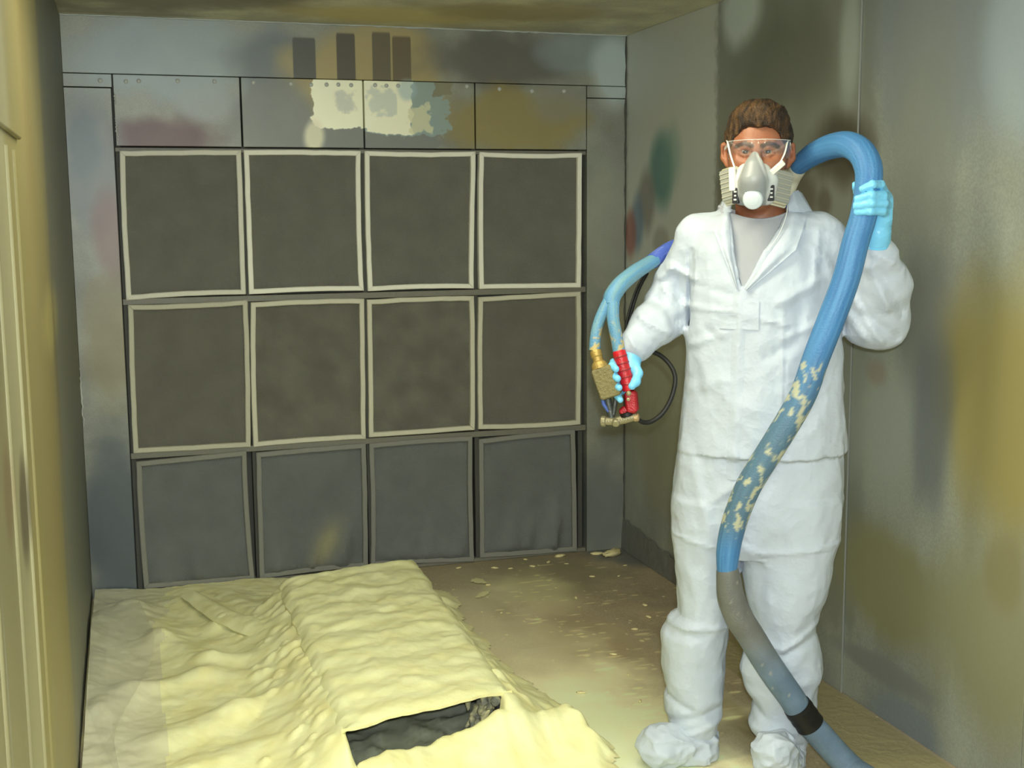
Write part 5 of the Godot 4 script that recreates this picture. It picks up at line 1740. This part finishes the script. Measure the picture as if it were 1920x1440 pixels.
func gloves(t: Node3D) -> void:
	# left hand, closed round the hose
	var f := Field.new(Vector3(0.1699, 1.4147, 0.045), Vector3(0.2717, 1.5967, 0.245), 0.003)
	f.chain([Vector3(0.2395, 1.4295, 0.095), Vector3(0.2404, 1.4563, 0.105), Vector3(0.2467, 1.4986, 0.122)], [0.030, 0.028, 0.026], 0.02)
	f.chain([Vector3(0.2524, 1.5038, 0.128), Vector3(0.2509, 1.5352, 0.135), Vector3(0.242, 1.5638, 0.14)], [0.020, 0.020, 0.016], 0.02)
	f.capsule(Vector3(0.2431, 1.5091, 0.115), Vector3(0.2479, 1.5458, 0.12), 0.020, 0.018, 0.015)
	for k in [[[Vector3(0.2448, 1.5688, 0.15), Vector3(0.2373, 1.5786, 0.178), Vector3(0.2167, 1.5783, 0.205), Vector3(0.1935, 1.5684, 0.204)], 0.0100], [[Vector3(0.2543, 1.548, 0.15), Vector3(0.2426, 1.5528, 0.185), Vector3(0.2148, 1.5528, 0.209), Vector3(0.1835, 1.5444, 0.196)], 0.0108], [[Vector3(0.2576, 1.5285, 0.148), Vector3(0.2457, 1.5336, 0.185), Vector3(0.2154, 1.5337, 0.209), Vector3(0.1804, 1.5277, 0.194)], 0.0106], [[Vector3(0.2549, 1.5091, 0.142), Vector3(0.243, 1.5144, 0.18), Vector3(0.2138, 1.5146, 0.204), Vector3(0.1836, 1.5123, 0.19)], 0.0098]]:
		var r: float = k[1]
		f.chain(k[0], [r * 1.12, r * 1.08, r, r * 0.88], 0.005)
	f.chain([Vector3(0.2438, 1.5117, 0.105), Vector3(0.2176, 1.541, 0.1), Vector3(0.1897, 1.562, 0.125), Vector3(0.1789, 1.5773, 0.15)], [0.015, 0.0125, 0.0115, 0.010], 0.008)
	f.warp(func(p: Vector3) -> float: return -0.0012 * fine.get_noise_3d(p.x * 60.0, p.y * 90.0, p.z * 60.0), 0.01)
	var b := MB.new()
	f.mesh(b)
	var g := put("glove", b, M.glove, t)
	var c := MB.new()
	c.lathe(Vector3(0.239, 1.4268, 0.094), Vector3(0.2404, 1.4563, 0.105) - Vector3(0.2396, 1.4268, 0.094), [Vector2(0.029, 0.0), Vector2(0.0315, 0.0015), Vector2(0.0318, 0.004), Vector2(0.029, 0.006)], 28)
	put("rolled_cuff", c, M.glove, g)
	# right hand, closed round the grip of the gun
	f = Field.new(Vector3(-0.4494, 0.9523, 0.04), Vector3(-0.3255, 1.2046, 0.21), 0.003)
	f.chain([Vector3(-0.3801, 1.1666, 0.092), Vector3(-0.3793, 1.1389, 0.098), Vector3(-0.3854, 1.1083, 0.105)], [0.029, 0.027, 0.026], 0.02)
	f.chain([Vector3(-0.3869, 1.1081, 0.104), Vector3(-0.3865, 1.0713, 0.106)], [0.024, 0.022], 0.02)
	for k in [[[Vector3(-0.3984, 1.1206, 0.115), Vector3(-0.4191, 1.1249, 0.13), Vector3(-0.4199, 1.1195, 0.155), Vector3(-0.4079, 1.1134, 0.172)], 0.0102], [[Vector3(-0.394, 1.0951, 0.115), Vector3(-0.4161, 1.0995, 0.13), Vector3(-0.4168, 1.0945, 0.157), Vector3(-0.4034, 1.0886, 0.174)], 0.0106], [[Vector3(-0.3896, 1.0725, 0.115), Vector3(-0.4104, 1.0741, 0.13), Vector3(-0.4111, 1.0693, 0.157), Vector3(-0.3992, 1.0647, 0.173)], 0.0102], [[Vector3(-0.3853, 1.0526, 0.115), Vector3(-0.4018, 1.0487, 0.13), Vector3(-0.406, 1.0404, 0.152), Vector3(-0.3969, 1.0318, 0.168)], 0.0094]]:
		var r: float = k[1]
		f.chain(k[0], [r * 1.1, r * 1.05, r, r * 0.88], 0.005)
	f.chain([Vector3(-0.3691, 1.1208, 0.112), Vector3(-0.3556, 1.0978, 0.13), Vector3(-0.3586, 1.0782, 0.152), Vector3(-0.3664, 1.069, 0.168)], [0.016, 0.0125, 0.0115, 0.010], 0.008)
	b = MB.new()
	f.mesh(b)
	g = put("glove", b, M.glove, t)
	c = MB.new()
	c.lathe(Vector3(-0.3796, 1.1694, 0.091), Vector3(-0.3793, 1.1389, 0.098) - Vector3(-0.3796, 1.1694, 0.091), [Vector2(0.028, 0.0), Vector2(0.0308, 0.0015), Vector2(0.031, 0.004), Vector2(0.028, 0.006)], 28)
	put("rolled_cuff", c, M.glove, g)

# ---------------------------------------------------------------- hoses
func hoses() -> void:
	var at := floor_at
	# the big heated hose: from the floor up the man's front, over his fist, down behind his back and out to the gun
	var t := thing("spray_hose", "thick blue sleeved hose running over the man's raised fist and down to the floor", "hose", at, turn)
	var noisy := func(p: Vector3, k: float) -> float: return fine.get_noise_3d(p.x * k, p.y * k * 0.5, p.z * k)
	# blue sleeve, front run
	var P := [Vector3(0.0446, 1.6272, -0.125), Vector3(0.0536, 1.6431, -0.1), Vector3(0.0835, 1.664, -0.045), Vector3(0.1226, 1.6792, 0.02), Vector3(0.1602, 1.6805, 0.085), Vector3(0.1903, 1.6608, 0.13), Vector3(0.2075, 1.6259, 0.155), Vector3(0.2106, 1.5896, 0.163), Vector3(0.2069, 1.5418, 0.165), Vector3(0.1982, 1.494, 0.166), Vector3(0.183, 1.4382, 0.172), Vector3(0.1623, 1.3483, 0.182), Vector3(0.1302, 1.2524, 0.19), Vector3(0.0965, 1.1568, 0.196), Vector3(0.0652, 1.06, 0.2), Vector3(0.0139, 0.9617, 0.204), Vector3(-0.0435, 0.8605, 0.202), Vector3(-0.068, 0.8115, 0.198), Vector3(-0.0887, 0.7547, 0.192), Vector3(-0.1042, 0.6972, 0.185), Vector3(-0.113, 0.6401, 0.18), Vector3(-0.115, 0.5845, 0.176)]
	var R := [0.020, 0.026, 0.030, 0.032, 0.033, 0.034, 0.034, 0.033, 0.033, 0.0325, 0.033, 0.0335, 0.034, 0.0335, 0.0335, 0.0335, 0.033, 0.033, 0.0325, 0.032, 0.0305, 0.025]
	var o := smooth(P, R, 14)
	var clean := 1.2302
	var b := MB.new()
	b.tube(o[0], o[1], 40, true, func(_i: int, a: float, p: Vector3) -> Color:
		var n: float = noisy.call(p, 44.0)
		var c := lin(62, 120, 176).lerp(lin(86, 142, 190), clampf(0.5 + soft.get_noise_2d(a * 3.0, p.y * 3.0), 0.0, 1.0))
		c = c.lerp(lin(48, 96, 152), clampf(fine.get_noise_2d(a * 9.0, p.y * 2.0) * 1.4, 0.0, 0.6))
		# lower down the sleeve is dull and crusted with old foam
		var low := smoothstep(clean, 0.9423, p.y) * smoothstep(0.6327, 0.7516, p.y)
		c = c.lerp(lin(92, 112, 114), low * 0.7)
		var m := n + 0.55 * soft.get_noise_3d(p.x * 7.0, p.y * 7.0, p.z * 7.0)
		var side := smoothstep(-0.2, 0.7, p.x + p.z - 0.55 * p.y + 0.52) # the crust lies along one side
		var edge := lerpf(0.9, 0.10, smoothstep(clean, 1.0871, p.y) * smoothstep(0.6476, 0.722, p.y))
		return c.lerp(lin(196, 192, 156), 0.8 * smoothstep(edge, edge + 0.12, m * (0.6 + 0.6 * side))))
	put("blue_sleeve", b, M.hose, t)
	# cream tape where the sleeve ends at the back of the neck, and the hose going on down behind the back
	b = MB.new()
	b.col = lin(222, 216, 190)
	o = smooth([Vector3(0.0562, 1.6472, -0.098), Vector3(0.0419, 1.6245, -0.128), Vector3(0.0287, 1.5998, -0.16), Vector3(0.0099, 1.5512, -0.175)], [0.022, 0.0225, 0.022, 0.021], 8)
	b.tube(o[0], o[1], 24)
	put("tape_wrap", b, M.plastic, t)
	b = MB.new()
	b.col = lin(70, 100, 180)
	o = smooth([Vector3(0.0112, 1.557, -0.175), Vector3(-0.0233, 1.4813, -0.195), Vector3(-0.0898, 1.4371, -0.205), Vector3(-0.1933, 1.43, -0.205), Vector3(-0.2502, 1.4296, -0.165), Vector3(-0.2959, 1.4165, -0.11), Vector3(-0.3377, 1.3837, -0.045)], [0.0205, 0.0205, 0.0205, 0.0205, 0.0200, 0.0195, 0.021], 10)
	b.tube(o[0], o[1], 28, true, func(_i: int, a: float, p: Vector3) -> Color:
		return lin(74, 98, 186).lerp(lin(150, 160, 214), clampf(fine.get_noise_2d(a * 4.0, p.x * 20.0) * 1.2 - 0.1, 0.0, 0.7)))
	put("back_sleeve", b, M.hose, t, )
	var blue := func(_i: int, a: float, p: Vector3) -> Color:
		var c := lin(88, 140, 178).lerp(lin(112, 150, 160), clampf(0.4 + soft.get_noise_2d(a * 2.0, p.y * 8.0) * 1.2, 0.0, 1.0))
		var low := smoothstep(1.2444, 1.1588, p.y)
		return c.lerp(lin(190, 166, 96), 0.9 * smoothstep(0.35 - 0.25 * low, 0.5 - 0.25 * low, fine.get_noise_3d(p.x * 40.0, p.y * 40.0, p.z * 40.0) + low * 0.15) * smoothstep(1.2727, 1.1874, p.y))
	b = MB.new()
	o = smooth([Vector3(-0.3339, 1.3864, -0.05), Vector3(-0.36, 1.3693, -0.01), Vector3(-0.3827, 1.3525, 0.03), Vector3(-0.4106, 1.3262, 0.07), Vector3(-0.4285, 1.2966, 0.095), Vector3(-0.4299, 1.2747, 0.105)], [0.0215, 0.023, 0.024, 0.025, 0.025, 0.023], 10)
	b.tube(o[0], o[1], 30, true, blue, null, 0.85)
	put("twin_sleeve", b, M.hose, t)
	for k in [[[Vector3(-0.4309, 1.2968, 0.098), Vector3(-0.4465, 1.2664, 0.108), Vector3(-0.4606, 1.2318, 0.118), Vector3(-0.4679, 1.1972, 0.126), Vector3(-0.4698, 1.1568, 0.132)], [0.016, 0.0155, 0.0145, 0.0145, 0.0155]], [[Vector3(-0.425, 1.2969, 0.1), Vector3(-0.4247, 1.2669, 0.112), Vector3(-0.4219, 1.234, 0.122), Vector3(-0.4139, 1.1981, 0.128), Vector3(-0.4047, 1.1537, 0.133)], [0.017, 0.017, 0.0165, 0.0165, 0.0165]]]:
		b = MB.new()
		o = smooth(k[0], k[1], 10)
		b.tube(o[0], o[1], 24, true, blue)
		put("branch_sleeve", b, M.hose, t)
	# grey lower sleeve, with a black tape band, running out over the floor
	var grey := func(_i: int, a: float, p: Vector3) -> Color:
		var c := lin(104, 104, 98).lerp(lin(96, 116, 136), smoothstep(0.4523, 0.2845, p.y))
		c = c * (1.0 + 0.25 * soft.get_noise_3d(p.x * 14.0, p.y * 14.0, p.z * 14.0))
		return c.lerp(lin(176, 170, 156), 0.5 * smoothstep(0.46, 0.56, fine.get_noise_3d(p.x * 32.0, p.y * 32.0, p.z * 32.0)))
	P = [Vector3(-0.1152, 0.5962, 0.177), Vector3(-0.1107, 0.5701, 0.175), Vector3(-0.1031, 0.5164, 0.172), Vector3(-0.0803, 0.4608, 0.17), Vector3(-0.0506, 0.4142, 0.168), Vector3(-0.0181, 0.3601, 0.165), Vector3(0.0186, 0.3031, 0.158), Vector3(0.057, 0.2452, 0.145), Vector3(0.0887, 0.1898, 0.13), Vector3(0.1347, 0.1316, 0.11), Vector3(0.1835, 0.0745, 0.1), Vector3(0.2301, 0.04, 0.12)]
	R = [0.027, 0.032, 0.036, 0.037, 0.036, 0.036, 0.036, 0.035, 0.035, 0.036, 0.036, 0.036]
	for k in [[0.30, 0.04, 0.32], [0.38, 0.04, 0.6], [0.40, 0.04, 1.2]]:
		P.append(Vector3(P[11].x + k[0] - 0.22, k[1], P[11].z + k[2] - 0.18))
		R.append(0.036)
	o = smooth(P, R, 12)
	for i in o[0].size():
		o[0][i].y = maxf(o[0][i].y, 0.040)
	b = MB.new()
	b.tube(o[0], o[1], 32, true, grey)
	put("grey_sleeve", b, M.hose, t)
	b = MB.new()
	b.col = lin(26, 24, 24)
	var tp := []
	var tr := []
	for k in 9:
		tp.append(Vector3(0.0713, 0.2216, 0.1385).lerp(Vector3(0.1074, 0.1653, 0.121), k / 8.0) + Vector3(0, 0.0, 0.0))
		tr.append(0.0375 + 0.0008 * (k % 3))
	b.tube(tp, tr, 32)
	put("tape_band", b, M.rubber, t)
	# thin air line looping behind the hand
	var a := thing("air_line", "thin dark air hose curling in a loop from the spray gun behind the gloved hand", "hose", at, turn)
	b = MB.new()
	b.col = lin(92, 88, 66)
	o = smooth([Vector3(-0.3549, 0.9758, 0.13), Vector3(-0.342, 0.9656, 0.118), Vector3(-0.3208, 0.9668, 0.105), Vector3(-0.294, 0.987, 0.092), Vector3(-0.2728, 1.0244, 0.08), Vector3(-0.2628, 1.0705, 0.07), Vector3(-0.271, 1.1019, 0.06), Vector3(-0.2963, 1.1304, 0.05), Vector3(-0.3287, 1.1445, 0.04), Vector3(-0.3543, 1.1386, 0.042), Vector3(-0.3691, 1.1219, 0.05)], [0.0055, 0.0062, 0.0062, 0.0062, 0.0062, 0.0062, 0.0062, 0.0062, 0.0062, 0.006, 0.006], 10)
	b.tube(o[0], o[1], 14)
	put("loop", b, M.rubber, a)
	for s in [0.0, 5.0]:
		b = MB.new()
		b.col = lin(60, 62, 64)
		o = smooth([Vector3(-0.3522, 1.3511, -0.06), Vector3(-0.3673, 1.32, -0.04), Vector3(-0.378, 1.2892, -0.02), Vector3(-0.39, 1.2412, 0), Vector3(-0.3946, 1.1965, 0.02), Vector3(-0.3827, 1.1442, 0.045), Vector3(-0.3705, 1.119, 0.05)], [0.004, 0.004, 0.004, 0.004, 0.004, 0.004, 0.004], 8)
		for i in o[0].size():
			o[0][i] += Vector3(-s * 0.0014, 0, -s * 0.001)
		b.tube(o[0], o[1], 10)
		put("feed_line", b, M.rubber, a)

# ---------------------------------------------------------------- the two-part spray gun
func slanted(from: Vector3, to: Vector3, roll := 0.0) -> Basis: # y along the piece, z towards the camera
	var y := (from - to).normalized()
	var x := y.cross(Vector3.BACK).normalized()
	return Basis(x, y, x.cross(y)) * Basis(Vector3.UP, roll)

func gun() -> void:
	var t := thing("spray_gun", "worn two-hose foam spray gun with a red grip, pointed down in the man's gloved hand", "spray gun", floor_at, turn)
	# red grip
	var a := Vector3(-0.4058, 1.1582, 0.135)
	var c := Vector3(-0.3764, 1.0538, 0.142)
	var B := slanted(a, c)
	var b := MB.new()
	b.col = lin(196, 26, 40)
	b.tube([a, a.lerp(c, 0.04), a.lerp(c, 0.1), a.lerp(c, 0.5), a.lerp(c, 0.94), c], [0.0150, 0.0172, 0.0178, 0.0176, 0.0180, 0.016], 24, true, func(_i: int, an: float, p: Vector3) -> Color:
		return lin(204, 24, 38).lerp(lin(120, 34, 34), clampf(fine.get_noise_3d(p.x * 40.0, p.y * 40.0, an) * 1.6, 0.0, 0.7)))
	for k in 5:
		b.lathe(a.lerp(c, 0.15 + 0.17 * k), c - a, [Vector2(0.0176, -0.003), Vector2(0.0192, -0.001), Vector2(0.0192, 0.001), Vector2(0.0176, 0.003)], 24)
	put("grip", b, M.red, t)
	b = MB.new()
	b.col = lin(168, 28, 38)
	var q0 := Vector3(-0.3736, 1.0511, 0.142)
	var q1 := Vector3(-0.3677, 0.9973, 0.142)
	b.box(q0.lerp(q1, 0.5), Vector3(0.034, q0.distance_to(q1) + 0.008, 0.036), 0.009, slanted(q0, q1))
	b.box(Vector3(-0.3902, 0.9996, 0.142), Vector3(0.022, 0.026, 0.026), 0.007, slanted(Vector3(-0.379, 1.0141, 0.142), Vector3(-0.4043, 0.9907, 0.142)))
	put("gun_body", b, M.red, t)
	b = MB.new()
	b.col = lin(150, 140, 104)
	b.lathe(Vector3(-0.3761, 1.0488, 0.156), Vector3(0.1, 0, 1), [Vector2(0.007, 0), Vector2(0.0065, 0.008), Vector2(0.003, 0.010), Vector2(0, 0.010)], 14)
	b.lathe(Vector3(-0.3774, 1.0332, 0.156), Vector3(0.1, 0, 1), [Vector2(0.005, 0), Vector2(0.0045, 0.008), Vector2(0, 0.009)], 14)
	put("screw", b, M.metal, t)
	# crusted side block with its brass coupling
	b = MB.new()
	var e0 := Vector3(-0.4459, 1.1085, 0.15)
	var e1 := Vector3(-0.4229, 1.0443, 0.152)
	var nse := func(p: Vector3) -> Color: return lin(138, 126, 82).lerp(lin(104, 98, 70), clampf(0.4 + fine.get_noise_3dv(p * 30.0) * 1.3, 0.0, 1.0))
	b.col = lin(134, 124, 82)
	b.box(e0.lerp(e1, 0.5), Vector3(0.058, e0.distance_to(e1) + 0.016, 0.044), 0.006, slanted(e0, e1))
	for i in b.V.size():
		b.C[i] = nse.call(b.V[i])
	put("side_block", b, M.crust, t)
	b = MB.new()
	b.col = lin(176, 148, 84)
	var f0 := Vector3(-0.4665, 1.153, 0.135)
	var f1 := Vector3(-0.4518, 1.1082, 0.148)
	b.lathe(f0, f1 - f0, [Vector2(0.0, -0.004), Vector2(0.014, -0.004), Vector2(0.0155, 0.002), Vector2(0.0155, 0.013), Vector2(0.0135, 0.016), Vector2(0.0135, 0.026), Vector2(0.018, 0.030), Vector2(0.022, 0.038), Vector2(0.022, 0.048), Vector2(0.0, 0.050)], 20)
	put("brass_coupling", b, M.metal, t)
	# trigger frame under the block
	b = MB.new()
	b.col = lin(84, 88, 84)
	for k in [[Vector3(-0.4386, 1.0421, 0.13), Vector3(-0.4236, 0.9762, 0.135), 0.011], [Vector3(-0.4486, 1.0362, 0.13), Vector3(-0.4297, 0.9798, 0.132), 0.006], [Vector3(-0.4114, 1.0431, 0.132), Vector3(-0.4192, 0.9864, 0.136), 0.007]]:
		b.tube([k[0], k[0].lerp(k[1], 0.5), k[1]], [k[2], k[2] * 0.9, k[2] * 0.85], 14)
	put("trigger_frame", b, M.metal, t)
	b = MB.new()
	b.col = lin(70, 96, 170)
	b.tube([Vector3(-0.4488, 1.0345, 0.138), Vector3(-0.4444, 1.0148, 0.139), Vector3(-0.4316, 0.9952, 0.139)], [0.005, 0.0055, 0.004], 12)
	put("blue_lever", b, M.plastic, t)
	# nozzle bar across the foot of the gun
	b = MB.new()
	b.col = lin(150, 142, 112)
	b.tube([Vector3(-0.443, 0.9704, 0.138), Vector3(-0.4186, 0.97, 0.14), Vector3(-0.3901, 0.9768, 0.142), Vector3(-0.3564, 0.9863, 0.142)], [0.0115, 0.0105, 0.0125, 0.0105], 18)
	b.lathe(Vector3(-0.4372, 0.9693, 0.139), Vector3(-0.443, 0.9704, 0.138) - Vector3(-0.4186, 0.97, 0.14), [Vector2(0.012, 0), Vector2(0.0145, 0.003), Vector2(0.0145, 0.012), Vector2(0.011, 0.015), Vector2(0, 0.015)], 18)
	b.lathe(Vector3(-0.4114, 0.9718, 0.141), Vector3(0.1, -0.5, 1), [Vector2(0.011, 0), Vector2(0.011, 0.012), Vector2(0.008, 0.016), Vector2(0, 0.016)], 16)
	put("nozzle_bar", b, M.metal, t)
	b = MB.new()
	b.col = lin(34, 32, 30)
	b.lathe(Vector3(-0.3846, 0.9969, 0.142), Vector3(-0.3788, 0.9771, 0.142) - Vector3(-0.3846, 0.9969, 0.142), [Vector2(0.014, 0), Vector2(0.018, 0.002), Vector2(0.018, 0.011), Vector2(0.014, 0.013)], 20)
	put("black_ring", b, M.rubber, t)
	b = MB.new()
	b.col = lin(176, 150, 110)
	b.lathe(Vector3(-0.3647, 0.982, 0.143), Vector3(1, 0.1, 0), [Vector2(0.008, 0), Vector2(0.011, 0.002), Vector2(0.011, 0.012), Vector2(0.007, 0.015), Vector2(0, 0.015)], 16)
	put("end_fitting", b, M.metal, t)
